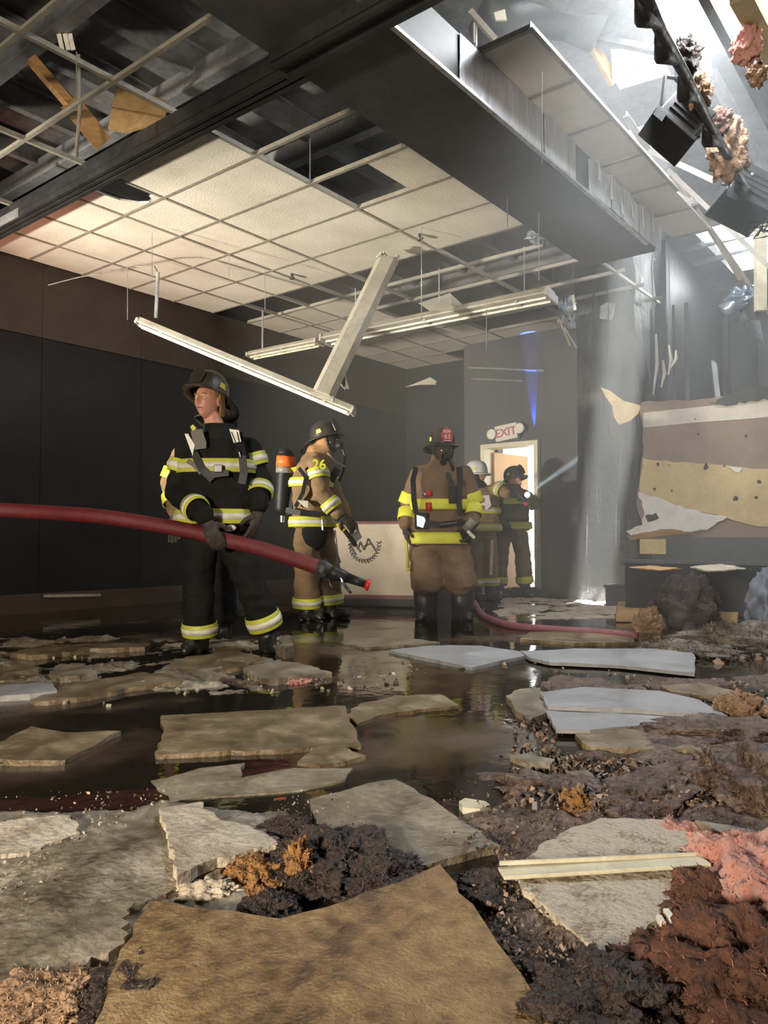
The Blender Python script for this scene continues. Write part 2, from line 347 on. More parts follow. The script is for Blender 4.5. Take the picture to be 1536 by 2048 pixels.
gr = MB().box((23, 4, -0.16), (20, 40, 0.2)).build('outside_ground', 'concrete'); tag(gr, 'bright sunlit paving outside the exit door', kind='structure')

wl = struct('wall_left', 'black painted wall with a brown upper band')
MB().box((1.4, 8.03, 2.3), (18.8, 0.2, 4.6)).build('wall_core', 'black_wall', wl)
x = -2.0
while x < 10.6:
    w = min(1.22, 10.6 - x)
    MB().box((x + w / 2, 7.92, 1.46), (w - 0.006, 0.03, 2.90)).build('drywall_panel', 'black_wall', wl)
    MB().box((x + w / 2, 7.925, 3.32), (w - 0.004, 0.03, 0.80)).build('upper_panel', 'brown_wall', wl)
    x += 1.22
bb = MB().box((4.3, 7.88, 0.1), (12.6, 0.05, 0.2)).build('baseboard_left', 'baseboard'); tag(bb, 'dark brown base strip along the black wall', kind='structure')
XE = 9.85
D0, D1, DZ = 5.05, 5.86, 2.11      # doorway
we = struct('wall_back', 'smoke stained dark wall around the exit door')
for (y0, y1, z0, z1) in ((3.2, D0 - 0.05, 0, 4.6), (D1 + 0.05, 6.25, 0, 4.6), (D0 - 0.05, D1 + 0.05, DZ + 0.05, 4.6)):
    MB().box((XE + 0.08, (y0 + y1) / 2, (z0 + z1) / 2), (0.16, y1 - y0, z1 - z0)).build('wall_panel', 'grey_wall', we)
MB().box((10.2, 6.17, 2.3), (0.55, 0.16, 4.6)).build('recess_return', 'grey_wall', we)
MB().box((10.68, 7.1, 2.3), (0.16, 2.0, 4.6)).build('recess_panel', 'black_wall', we)
MB().box((11.2, 3.28, 2.3), (2.5, 0.16, 4.6)).build('stage_side_panel', 'soot', we)
MB().box((12.5, 0.6, 2.3), (0.16, 5.4, 4.6)).build('stage_rear_panel', 'soot', we)
wr = MB().box((2.4, -4.9, 2.3), (21, 0.2, 4.6)).build('wall_right', 'black_wall'); tag(wr, 'black wall out of view on the right', kind='structure')
wb = MB().box((-8.0, 1.6, 2.3), (0.2, 13.4, 4.6)).build('wall_rear', 'black_wall'); tag(wb, 'black wall behind the viewer', kind='structure')
# ledge rails on the exit wall
for (a, b, r) in (((938, 735), (1088, 741), 0.018), ((942, 757), (1045, 762), 0.012)):
    MB().tube([atX(a[0], a[1], XE - 0.03), atX(b[0], b[1], XE - 0.03)], r, 8).build('wall_rail', 'galv', we)

# doorway, frame and leaf
dr = struct('door_1', 'open exit door with lit tan leaf')
for (y, z, sy, sz) in ((D0 - 0.03, DZ / 2, 0.06, DZ), (D1 + 0.03, DZ / 2, 0.06, DZ), ((D0 + D1) / 2, DZ + 0.03, D1 - D0 + 0.12, 0.06)):
    MB().box((XE + 0.05, y, z), (0.26, sy, sz)).build('frame', 'trim_white', dr)
leaf = bpy.data.objects.new('leaf', None)
lm = MB(); ang = math.radians(83); dl = Vector((math.sin(ang), -math.cos(ang), 0)); hinge = Vector((XE + 0.16, D1 - 0.02, 0))
lm.bar(hinge + UP * 1.04, hinge + dl * 0.86 + UP * 1.04, 0.045, 2.06)
lf = lm.build('leaf', 'door_tan', dr)
MB().tube([hinge + dl * 0.2 + UP * 1.0 - Vector((0.05, 0.02, 0)), hinge + dl * 0.7 + UP * 1.0 - Vector((0.05, 0.02, 0))], 0.018, 8).build('push_bar', 'chrome', lf)

lamp('door_leaf_fill', 'POINT', (XE + 0.75, 5.0, 1.9), (XE, 5, 0), 28, (1.0, 0.86, 0.6), shadow_soft_size=0.1)  # added warm fill brightening the door leaf, no fitting stands here
# roof deck with burned openings
holes = [(6.98, 7.44, 2.2, 2.68), (4.3, 6.3, 0.75, 1.95), (9.7, 11.7, 2.1, 2.85)]
rf = struct('roof', 'dark steel roof deck with holes burned through')
xs = sorted({-8.1, 12.6} | {h[0] for h in holes} | {h[1] for h in holes}); ys = sorted({-5.0, 8.1} | {h[2] for h in holes} | {h[3] for h in holes})
dk = MB()
for i in range(len(xs) - 1):
    for j in range(len(ys) - 1):
        cx, cy = (xs[i] + xs[i + 1]) / 2, (ys[j] + ys[j + 1]) / 2
        if any(h[0] < cx < h[1] and h[2] < cy < h[3] for h in holes): continue
        dk.box((cx, cy, 4.67), (xs[i + 1] - xs[i] + 0.002, ys[j + 1] - ys[j] + 0.002, 0.12))
dk.build('deck', 'deck', rf)
MB().box((4.15, 0.6, 7.75), (0.2, 5.0, 6.2)).build('sun_block_wall', 'grey_wall', rf)  # unseen slab added above the roof to keep sun out of the near opening
MB().box((9.35, 2.2, 7.4), (0.2, 3.4, 5.5)).build('sun_block_wall', 'grey_wall', rf)  # second unseen slab, added to shade the far opening from the sun
for y in (3.35, 3.95, 4.75, 5.5, 6.3, 7.1):
    mb = MB(); mb.box((4.6, y, 4.36), (10.4, 0.07, 0.02)).box((4.6, y, 4.56), (10.4, 0.07, 0.02)).box((4.6, y, 4.46), (10.4, 0.012, 0.2))
    mb.build('roof_joist', 'deck', rf)
for xx in (0.9, 1.9, 2.6, 3.6, 4.9, 6.1, 7.4, 8.7):
    mb = MB(); mb.box((xx, 5.4, 4.2), (0.1, 4.9, 0.025)).box((xx, 5.4, 4.3), (0.014, 4.9, 0.2)); mb.build('roof_purlin', 'deck', rf)
for k in range(7):
    xx = 0.8 + k * 0.32 if k < 4 else 9.6 + (k - 4) * 0.62
    if k >= 4: MB().box((xx, 2.6, 4.57), (0.05, 1.1, 0.06)).build('roof_purlin', 'galv', rf)

# suspended ceiling : rails and tiles
ce = struct('ceiling', 'suspended grid ceiling with many tiles fallen')
def tee(a, b, name='grid_rail', mat='rail', w=0.030, hgt=0.04):
    a = Vector(a); b = Vector(b); mb = MB(); mb.bar(a, b, w, 0.002); up = Vector((0, 0, hgt / 2)); mb.bar(a + up, b + up, 0.006, hgt)
    return mb.build(name, mat, ce)
for y, x0, x1 in ((4.37, 0.6, 9.8), (5.54, 0.9, 9.8), (6.13, 3.34, 9.8), (6.72, 0.9, 10.55), (7.3, 3.34, 10.55), (3.2, 3.34, 9.6), (2.02, 3.9, 6.55)):
    tee((x0, y, ZC - 0.004), (x1, y, ZC - 0.004))
for k in range(-2, 13):
    X = XR(k)
    if k in (0,): y0, y1 = 3.0, 7.88
    else: y0, y1 = (3.1, 7.88)
    if X > XE - 0.05: y0 = 6.3
    tee((X, y0, ZC - 0.006), (X, y1, ZC - 0.006))
for k in range(2, 9):
    tee((XR(k), 2.03, ZC - 0.006), (XR(k), 2.40, ZC - 0.006))
YB = {'0c': (2.03, 2.40), '1': (3.2, 4.37), '1a': (3.2, 3.785), '2': (4.37, 5.54), '3a': (5.54, 6.13), '3b': (6.13, 6.72), '4a': (6.72, 7.3), '4b': (7.3, 7.89)}
present = {0: [], 1: ['2', '3b', '4a', '4b'], 2: ['0c', '2', '3a', '3b', '4a', '4b'], 3: ['0c', '1a', '2', '3a', '3b', '4a', '4b'], 4: ['0c', '1', '2', '3a', '3b', '4a', '4b'],
           5: ['0c', '1', '2', '3a', '3b', '4a', '4b'], 6: ['0c'], 7: ['0c', '3b', '4a', '4b'], 8: ['4a', '4b', '3b'], 9: ['3a', '3b', '4a', '4b'], 10: ['3a', '3b', '4a', '4b'],
           11: ['2', '3a', '3b', '4a', '4b'], 12: ['4a', '4b', '3b']}
def tile_obj(x0, x1, y0, y1, z, name='ceiling_tile', cut=None):
    mb = MB()
    if cut: pts = cut
    else: pts = [(x0, y0), (x1, y0), (x1, y1), (x0, y1)]
    mb.prism([Vector((p[0], p[1], z)) for p in pts], (0, 0, 0.016))
    return mb.build(name, 'tile', ce)
for k, lst in present.items():
    for c in lst:
        y0, y1 = YB[c]; x0, x1 = XR(k), min(XR(k + 1), 10.58 if y0 > 6.2 else XE - 0.01)
        dz = random.uniform(-0.001, 0.004)
        tile_obj(x0 + 0.006, x1 - 0.006, y0 + 0.006, y1 - 0.006, ZC + 0.002 + dz)
# torn remainder of the tile beside the header
tile_obj(0, 0, 0, 0, ZC + 0.002, cut=[(3.36, 6.12), (3.36, 5.98), (3.5, 5.9), (3.72, 5.88), (3.86, 5.8), (3.91, 5.72), (3.91, 6.12)])
tile_obj(0, 0, 0, 0, ZC + 0.002, cut=[(3.86, 5.55), (3.91, 5.55), (3.91, 5.66), (3.84, 5.62)])
# hanging wires and rods
for (x, y0, y1, z) in ((620, 282, 370, ZC), (805, 205, 300, ZC), (843, 455, 640, ZC), (304, 470, 560, 3.6), (458, 510, 565, 3.6), (255, 540, 640, 3.5), (530, 550, 620, 3.5), (1015, 345, 455, 3.6), (973, 600, 700, 3.1), (1084, 150, 330, 3.55), (153, 110, 200, ZC), (1078, 430, 560, 3.3)):
    p = atz(x, y0, z) if y0 < 700 else None
    d = (p - EYE).dot(CF); q = atd(x, y1, d)
    MB().tube([p + UP * 0.02, q], 0.004, 5).build('hanger_wire', 'galv', ce)
# black header track under the ceiling
hd = thing('header_track', 'long black ribbed partition track crossing under the ceiling', 'track', (3.24, 5.4, 3.6))
mb = MB()
for (dx, dz, w, h) in ((0, 0.06, 0.15, 0.1), (-0.05, -0.01, 0.03, 0.06), (0.0, -0.015, 0.03, 0.05), (0.055, -0.01, 0.035, 0.06)):
    mb.box((dx, 0, dz), (w, 4.94, h))
mb.build('track_channel', 'soot', hd)
mb = MB()
for (dx, dz, w, h) in ((-0.37, -0.22, 0.17, 0.1), (-0.43, -0.275, 0.03, 0.04), (-0.31, -0.275, 0.03, 0.04)):
    mb.box((dx, -3.6, dz), (w, 2.4, h))
mb.build('track_extension', 'soot', hd)
mb = MB()
for s_ in (-0.06, 0.06): mb.box((s_, 1.75, 0.0), (0.035, 1.2, 0.075))
mb.build('track_end_trim', 'galv', hd)
# bulkhead / duct
so = thing('bulkhead_duct', 'dark boxed bulkhead duct with torn silver side panels', 'duct', (4.4, 2.7, 3.4))
MB().box((0.0, 0.0, 0.16), (5.2, 0.66, 0.30)).build('bulkhead_box', 'soffit', so)
px_ = [-0.72, 0.35, 0.86, 1.06, 1.5, 2.1, 2.6]
for i in range(len(px_) - 1):
    a, b = px_[i] + 0.008, px_[i + 1] - 0.008
    if i == 2: continue
    z0, z1 = 0.0, 0.305
    pts = []
    n = 5
    for k in range(n + 1): pts.append((a + (b - a) * k / n, z0 + (random.uniform(0, 0.02) if i > 2 else 0)))
    for k in range(n, -1, -1): pts.append((a + (b - a) * k / n, z1 - (random.uniform(0, 0.05) if i > 2 else 0)))
    MB().prism([Vector((p[0], -0.335 - 0.006 * i, p[1])) for p in pts], (0, -0.006, 0)).build('silver_panel', 'duct', so)
MB().box((-0.1, -0.345, -0.004), (4.9, 0.03, 0.018)).build('edge_trim', 'galv', so)
for i in range(6):
    xx = 1.2 + i * 0.24; zz = random.uniform(0.02, 0.16)
    MB().prism([Vector((xx, -0.375, zz)), Vector((xx + random.uniform(.03, .07), -0.378, zz)), Vector((xx + random.uniform(-.06, .02), -0.38, zz + random.uniform(0.12, 0.2)))], (0, -0.003, 0)).build('torn_paper', 'paper_white', so)

# pier, broken wall and what stands behind it
pr = struct('trim_1', 'charred black pier at the edge of the stage')
def rough_box(x0, x1, y0, y1, z0, z1, mat, name, parent, amp=0.03, sub=14, sc=3.0):
    bm = bmesh.new(); bmesh.ops.create_cube(bm, size=1.0)
    bmesh.ops.subdivide_edges(bm, edges=bm.edges, cuts=sub, use_grid_fill=True)
    for v in bm.verts:
        p = Vector(((v.co.x + .5) * (x1 - x0) + x0, (v.co.y + .5) * (y1 - y0) + y0, (v.co.z + .5) * (z1 - z0) + z0))
        d = Vector((fbm(p, sc), fbm(p + Vector((9, 3, 1)), sc), 0)) * amp
        if v.co.z <= -0.49: d *= 0.2
        v.co = p + d
    me = bpy.data.meshes.new(name); bm.to_mesh(me); bm.free()
    me.materials.append(M[mat]); o = bpy.data.objects.new(name, me); COL.objects.link(o); o.parent = parent
    return o
rough_box(9.0, 9.7, 3.30, 4.05, 0.0, 4.58, 'charred', 'pier_core', pr, 0.035, 22)
for (x, y0, y1, dep, w) in ((1188, 470, 760, 9.0, 0.02), (1213, 560, 690, 8.95, 0.012), (1306, 500, 620, 8.8, 0.012), (1180, 930, 1180, 9.0, 0.014), (1200, 800, 1010, 9.0, 0.01), (1240, 860, 1120, 8.95, 0.012)):
    a = atd(x, y0, dep); b = atd(x + random.uniform(-8, 8), y1, dep)
    MB().tube([a, a.lerp(b, .3) + RT * random.uniform(-.02, .02), a.lerp(b, .7) + RT * random.uniform(-.02, .02), b], [w * .3, w * .7, w * .5, w * .2], 6).build('hanging_strip', 'charred', pr)
MB().prism([atX(x, y, 8.97) for x, y in ((1203, 775), (1222, 782), (1248, 802), (1285, 812), (1278, 828), (1262, 842), (1240, 850), (1230, 835), (1226, 812), (1212, 792))], (-0.03, 0, 0)).build('drywall_flap', 'band_yellow', pr)
MB().prism([atX(x, y, 8.96) for x, y in ((1202, 612), (1216, 605), (1232, 608), (1226, 640), (1200, 638))], (-0.015, 0, 0)).build('drywall_flap', 'plastic', pr)

bw = struct('wall_broken', 'broken stage wall with torn paper, brown and yellow layers')
XB = 8.62
def wall_poly(name, mat, pts, x=XB, th=0.012, parent=None):
    return MB().prism([atX(px, py, x) for px, py in pts], (-th, 0, 0)).build(name, mat, parent or bw)
def jag(pts, step=14, amp=3.0):
    out = []
    for i in range(len(pts)):
        a, b = pts[i], pts[(i + 1) % len(pts)]
        n = max(1, int(math.hypot(b[0] - a[0], b[1] - a[1]) / step))
        for k in range(n):
            t = k / n; out.append((a[0] + (b[0] - a[0]) * t + (random.uniform(-amp, amp) if k else 0), a[1] + (b[1] - a[1]) * t + (random.uniform(-amp, amp) if k else 0)))
    return out
wall_poly('wall_backing', 'band_brown', jag([(1284, 806), (1400, 800), (1500, 792), (2200, 716), (2200, 1075), (1300, 1078), (1276, 1010), (1292, 900)], 18, 3), XB + 0.05, 0.05)
wall_poly('white_strip', 'band_white', [(1288, 826), (1420, 812), (1500, 800), (2200, 722), (2200, 768), (1500, 838), (1400, 845), (1288, 856)], XB, 0.02)
wall_poly('brown_panel', 'band_brown', jag([(1288, 856), (1400, 846), (1500, 838), (2200, 772), (2200, 962), (1536, 938), (1400, 928), (1286, 916)], 22, 1.5), XB, 0.012)
wall_poly('yellow_panel', 'band_yellow', jag([(1286, 916), (1400, 928), (1536, 938), (2200, 962), (2200, 1072), (1500, 1050), (1450, 1034), (1380, 1020), (1330, 1005), (1280, 988)], 16, 2.5), XB - 0.001, 0.012)
wall_poly('torn_paper', 'paper_white', jag([(1277, 985), (1292, 988), (1335, 1003), (1380, 1018), (1455, 1034), (1430, 1050), (1415, 1060), (1380, 1064), (1330, 1058), (1262, 1070), (1252, 1062), (1285, 1050), (1288, 1020)], 9, 2.5), XB - 0.02, 0.01)
wall_poly('torn_paper', 'paper_white', jag([(1452, 932), (1486, 936), (1478, 946), (1468, 942)], 8, 1), XB - 0.02, 0.006)
wall_poly('hole_patch', 'soot', jag([(1290, 1032), (1312, 1026), (1318, 1036), (1296, 1044)], 6, 2), XB - 0.032, 0.004)
wall_poly('burned_edge', 'charred', jag([(1420, 806), (1470, 788), (1520, 776), (2200, 700), (2200, 730), (1500, 802), (1450, 812)], 10, 4), XB - 0.02, 0.03)
wall_poly('torn_lath', 'wood', jag([(1255, 1072), (1300, 1064), (1340, 1058), (1390, 1066), (1330, 1072), (1262, 1080)], 9, 1.5), XB - 0.035, 0.02)
for (px, w) in ((1308, .035), (1334, .03), (1352, .03), (1378, .05), (1458, .04), (1512, .05)):
    p = atX(px, 900, 9.4); MB().box((9.4, p.y, 1.9), (0.07, w, 3.4)).build('wall_stud', 'dark_metal', bw)
for (px, py0, py1) in ((1312, 668, 790), (1326, 720, 775), (1338, 690, 750), (1352, 700, 735)):
    a = atX(px, py0, 9.1); b = atX(px + random.uniform(-10, 10), py1, 9.1)
    MB().tube([a, a.lerp(b, .5) + RT * 0.03, b], [0.012, 0.022, 0.008], 6).build('hanging_shred', 'paper_white', bw)

for (x, y, s_) in ((1316, 928, 4), (1338, 930, 2), (1413, 934, 7), (1449, 932, 3), (1309, 978, 4), (1344, 981, 3), (1471, 998, 6), (1518, 964, 5), (1512, 995, 4), (1397, 868, 3), (1492, 872, 4), (1390, 838, 2)):
    wall_poly('dark_stain', 'ins_dark', [(x + s_ * random.uniform(.5, 1.1) * math.cos(a_ * .7), y + s_ * random.uniform(.5, 1.3) * math.sin(a_ * .7)) for a_ in range(9)], XB - 0.013 if y > 900 else XB - 0.021, 0.003)
# stage steps
st = thing('stage_steps', 'black two-tier stage steps below the broken wall', 'steps', (8.2, 2.5, 0))
def yat(px, X): return atX(px, 1080, X).y
y1, y0 = yat(1302, 8.3), yat(2150, 8.3)
MB().box((0.25, (y0 + y1) / 2 - 2.5, 0.395), (0.3, y1 - y0, 0.79)).build('upper_tier', 'slate', st, bevel=0.01)
MB().box((0.26, y1 - 0.02 - 2.5, 0.69), (0.34, 0.28, 0.16)).build('upper_end_cap', 'band_yellow', st)
y1, y0 = yat(1252, 7.9), yat(2150, 7.9)
MB().box((-0.14, (y0 + y1) / 2 - 2.5, 0.27), (0.42, y1 - y0, 0.50)).build('lower_tier', 'black', st, bevel=0.01)
MB().box((-0.16, (y0 + y1) / 2 - 2.5, 0.535), (0.48, y1 - y0 + 0.03, 0.035)).build('lower_tread', 'slate', st, bevel=0.006)
pb = thing('plinth_block', 'small grey plinth block at the foot of the pier', 'block', (8.7, 3.35, 0))
MB().box((0, 0, 0.11), (0.3, 0.34, 0.22)).build('block_body', 'slate', pb, bevel=0.01)
MB().box((0, 0, 0.23), (0.33, 0.37, 0.025)).build('block_cap', 'grey_wall', pb, bevel=0.005)

# fluorescent fixtures hanging from the broken grid
def fixture(name, a, b, w, h, label, up=UP, lens=None, group=None):
    a = Vector(a); b = Vector(b); mid = (a + b) / 2; d = (b - a).normalized()
    t = thing(name, label, 'light fixture', mid, 0, group)
    a = a - mid; b = b - mid
    x = d.cross(Vector(up)).normalized(); z = x.cross(d)
    mb = MB()
    # channel with sloping sides
    prof = [(-w / 2, 0), (-w * 0.28, h), (w * 0.28, h), (w / 2, 0), (w * .46, -0.012), (-w * .46, -0.012)]
    vs = []
    for p in (a, b):
        for u, v in prof: vs.append(p + x * u + z * v)
    n = len(prof)
    mb.add(vs, [(i, (i + 1) % n, n + (i + 1) % n, n + i) for i in range(n)] + [tuple(range(n - 1, -1, -1)), tuple(range(n, 2 * n))])
    mb.build('channel', 'white_metal', t)
    for e, s_ in ((a, -1), (b, 1)):
        MB().bar(e - d * 0.012, e + d * 0.012, w * 1.02, h * 1.1, z).build('end_plate', 'white_metal', t)
    for u in (-w * 0.2, w * 0.2):
        MB().tube([a + x * u - z * 0.03 + d * .03, b + x * u - z * 0.03 - d * .03], 0.013, 8).build('lamp_tube', lens or 'silver', t)
    for k in (0.12, 0.5, 0.88):
        MB().bar(a.lerp(b, k) - x * w * 0.3 - z * 0.018, a.lerp(b, k) + x * w * 0.3 - z * 0.018, 0.03, 0.03, z).build('lamp_holder', 'white_metal', t)
    return t, mid
L1a = Vector((4.37, 6.54, 2.90)); L1b = atd(706, 824, 7.0)
f1, c1 = fixture('strip_light', L1a, L1b, 0.13, 0.05, 'long white strip light sloping down over the first firefighter', up=(0.3, -0.3, 1))
cdt = MB(); top = atz(303, 566, 3.45) ; top = Vector((L1a.x + 0.14, L1a.y - 0.1, 3.42))
cdt.tube([L1a + Vector((0.12, -0.1, 0.05)) - c1, top - c1], 0.018, 8); cdt.build('hanging_conduit', 'galv', f1)
MB().tube([top - c1, top - c1 + Vector((-0.02, 0.03, 0.06)), top - c1 + Vector((-0.12, 0.2, 0.07)), top - c1 + Vector((-0.45, 0.75, -0.02)), top - c1 + Vector((-0.6, 1.0, -0.08))], 0.006, 6).build('loose_cable', 'dark_metal', f1)
L2a = atz(776, 520, 3.55); L2b = atd(645, 792, 6.85)
f2, c2 = fixture('strip_light', L2a, L2b, 0.21, 0.06, 'wide white fixture hanging steeply from the ceiling, crossing the others', up=-CF + UP * 0.2)
for (a, b) in (((755, 515), (765, 505)), ((765, 505), (780, 522)), ((780, 522), (797, 512))):
    MB().bar(atz(*a, 3.57) - c2, atz(*b, 3.57) - c2, 0.03, 0.02).build('bent_end', 'white_metal', f2)
L3a = atz(502, 712, 3.12); L3b = atz(1103, 592, 3.12)
mid3 = L3a.lerp(L3b, 0.30)
f3, c3 = fixture('strip_light', L3a, L3a.lerp(L3b, 0.28), 0.17, 0.05, 'short bright-edged strip light under the far ceiling, left end', up=(0.12, 0, 1), lens='trim_white')
MB().tube([L3a.lerp(L3b, .05) + UP * .04 - c3, L3a.lerp(L3b, .05) + UP * .55 - c3], 0.012, 8).build('hanging_conduit', 'galv', f3)
f4, c4 = fixture('strip_light', L3a.lerp(L3b, 0.31), L3b, 0.26, 0.07, 'long horizontal strip light under the far ceiling reaching the pier', up=(0.12, 0, 1))
for k in (0.15, 0.55, 0.9):
    q = L3a.lerp(L3b, 0.31 + 0.69 * k); MB().tube([q + UP * .06 - c4, q + UP * .55 - c4], 0.006, 6).build('hanging_rod', 'galv', f4)
t5 = thing('bent_reflector', 'small bent white metal reflector dangling beside the steep fixture', 'reflector', atd(682, 772, 7.05))
o5 = atd(682, 772, 7.05)
MB().prism([atd(x, y, 7.05) - o5 for x, y in ((684, 733), (697, 776), (690, 779), (681, 770), (668, 779), (666, 768))], FW * 0.02).build('sheet', 'white_metal', t5)
MB().tube([atd(684, 733, 7.04) - o5, atd(697, 778, 7.03) - o5], 0.008, 6).build('folded_lip', 'silver', t5)
# sprinkler heads and small ceiling bits
for (x, y, lb) in ((584, 548, 'small dark sprinkler head in a cream ceiling tile'), (840, 468, 'small dark sprinkler head at the edge of the tiled ceiling')):
    p = atz(x, y, ZC); t = thing('sprinkler_head', lb, 'sprinkler', p - UP * 0.06, group='sprinkler heads')
    MB().tube([(0, 0, 0.062), (0, 0, 0.02)], 0.018, 10).build('stem', 'dark_metal', t); MB().tube([(0, 0, 0.02), (0, 0, 0.0)], [0.035, 0.025], 10).build('deflector', 'dark_metal', t)
def hang_sheet(name, label, cat, pts, mat, th=0.015, group=None):
    P = [atd(*p) for p in pts]; o = MB().prism(P, FW * th).build(name, mat); tag(o, label, cat, group); return o
hang_sheet('fallen_tile', 'bent ceiling tile drooping from the far grid above the long fixture', 'ceiling tile', [(838, 606, 8.2), (868, 596, 8.3), (900, 586, 8.4), (926, 610, 8.2), (905, 618, 8.0), (862, 622, 8.0)], 'tile')
o = MB().prism([atX(x, y, 10.59) for x, y in ((812, 775), (840, 764), (862, 755), (875, 763), (872, 770), (840, 770))], (-0.03, 0, 0)).build('fallen_tile', 'tile'); tag(o, 'ragged tile scrap stuck to the dark far wall', 'ceiling tile')

# upper left, seen through the open grid
tb = hang_sheet('plywood_sheet', 'tan square board lying above the open ceiling grid', 'board', [(233, 167, 5.05), (330, 200, 5.25), (330, 240, 5.45), (250, 263, 5.55), (216, 256, 5.5)], 'tan_board', 0.03)
t = thing('broken_timber', 'brown broken timber leaning above the open grid', 'timber', atd(150, 210, 5.4)); o = atd(150, 210, 5.4)
MB().bar(atd(62, 118, 5.3) - o, atd(150, 220, 5.45) - o, 0.07, 0.06).build('timber_end', 'wood', t)
MB().bar(atd(140, 205, 5.4) - o, atd(205, 285, 5.65) - o, 0.14, 0.08, CF).build('timber_body', 'wood', t)
for (a, b, r, lb) in (((170, 0, 6.2), (372, 150, 6.6), 0.05, 'grey wrapped pipe with hanging lint above the upper left grid'), ((270, 20, 6.4), (448, 145, 6.8), 0.045, 'second grey pipe close to the black header track'), ((0, 30, 5.6), (150, 210, 6.2), 0.03, 'thin grey pipe at the far upper left corner')):
    A = atd(*a); B = atd(*b); o = MB().tube([A, A.lerp(B, .5) - UP * .02, B], r, 10).build('overhead_pipe', 'deck', smooth=True); tag(o, lb, 'pipe')
def shred(name, label, pts, dep, mat, cat='lint', n=7, w=0.05, ln=0.12):
    root = thing(name, label, cat, atd(pts[0], pts[1], dep)); o = atd(pts[0], pts[1], dep)
    for i in range(n):
        a = RT * random.uniform(-.22, .22) + UP * random.uniform(-.05, .05) + FW * random.uniform(-.1, .1)
        MB().tube([a, a + Vector((random.uniform(-.03, .03), random.uniform(-.03, .03), -ln * random.uniform(.3, .6))), a + Vector((random.uniform(-.05, .05), random.uniform(-.05, .05), -ln * random.uniform(.8, 1.3)))], [w * random.uniform(.3, .6), w * random.uniform(.2, .5), 0.003], 6).build('strand', mat, root, smooth=True)
    return root
shred('hanging_lint', 'grey lint hanging in rags from the overhead pipe', (300, 80), 6.5, 'ins_grey')
shred('hanging_lint', 'rag of lint dangling beside the black header track', (375, 120), 6.6, 'ins_grey', n=5)
shred('hanging_lint', 'dark lint hanging at the far upper left corner', (15, 110), 5.9, 'ins_dark', n=5)
t = thing('grid_bracket', 'bright bent bracket standing on an upper left grid rail', 'bracket', atd(138, 85, 5.2)); o = atd(138, 85, 5.2)
for dx in (-12, 0, 10): MB().bar(atd(130 + dx, 68, 5.2) - o, atd(137 + dx, 100, 5.2) - o, 0.03, 0.01, CF).build('tab', 'silver', t)
MB().tube([atd(158, 110, 5.2) - o, atd(160, 215, 5.2) - o, atd(152, 315, 5.2) - o], 0.012, 6).build('wire_drop', 'rail', t)

# ------------------------------------------------------------------ upper right : stage lights and burned bay
pp = thing('lighting_pipe', 'burned black lighting pipe running overhead at upper right', 'pipe', (5.0, 1.35, 3.4)); o = Vector((5.0, 1.35, 3.4))
pts = [atz(1280, -30, 3.45), atz(1320, 60, 3.45), atz(1370, 150, 3.43), atz(1425, 260, 3.4), atz(1495, 380, 3.38), atz(1560, 470, 3.36)]
MB().tube([p - o for p in pts], [0.035, 0.033, 0.03, 0.028, 0.028, 0.028], 12).build('pipe_body', 'charred', pp, smooth=True)
for i in range(5):
    t_ = 0.1 + i * .17; k = t_ * (len(pts) - 1); a = pts[int(k)].lerp(pts[min(int(k) + 1, len(pts) - 1)], k % 1)
    MB().tube([a + Vector((-.12, 0.02, .02)) - o, a + Vector((0, .035, -.035)) - o, a + Vector((.14, .0, -.02)) - o], [0.02, 0.05, 0.015], 8).build('melted_lump', 'charred', pp, smooth=True)
def lump(name, label, cat, c, size, mat, amp=0.35, sc=4.0, sub=5, parent=None, seed=0, flat=True, rot=0, oct=5):
    bm = bmesh.new(); bmesh.ops.create_icosphere(bm, subdivisions=sub, radius=1.0)
    R = Matrix.Rotation(rot, 3, 'Z')
    for v in bm.verts:
        d = v.co.normalized(); q_ = d * sc * 0.5 + Vector((seed * 3.1, seed * 1.7, seed)); nz = noise.fractal(q_, 1.15, 2.1, oct) * 0.8 + noise.noise(q_ * 9) * 0.12 + noise.noise(q_ * 21) * 0.06
        r = 1.0 + amp * nz
        p = Vector((d.x * size[0], d.y * size[1], d.z * size[2])) * r
        if flat and p.z < -size[2] * 0.25: p.z = -size[2] * 0.25
        v.co = R @ p
    if flat:
        for v in bm.verts: v.co.z += size[2] * 0.25
    me = bpy.data.meshes.new(name); bm.to_mesh(me); bm.free(); me.materials.append(M[mat])
    me.polygons.foreach_set('use_smooth', [True] * len(me.polygons))
    ob = bpy.data.objects.new(name, me); COL.objects.link(ob); ob.location = c
    if parent: ob.parent = parent
    elif label: tag(ob, label, cat)
    return ob
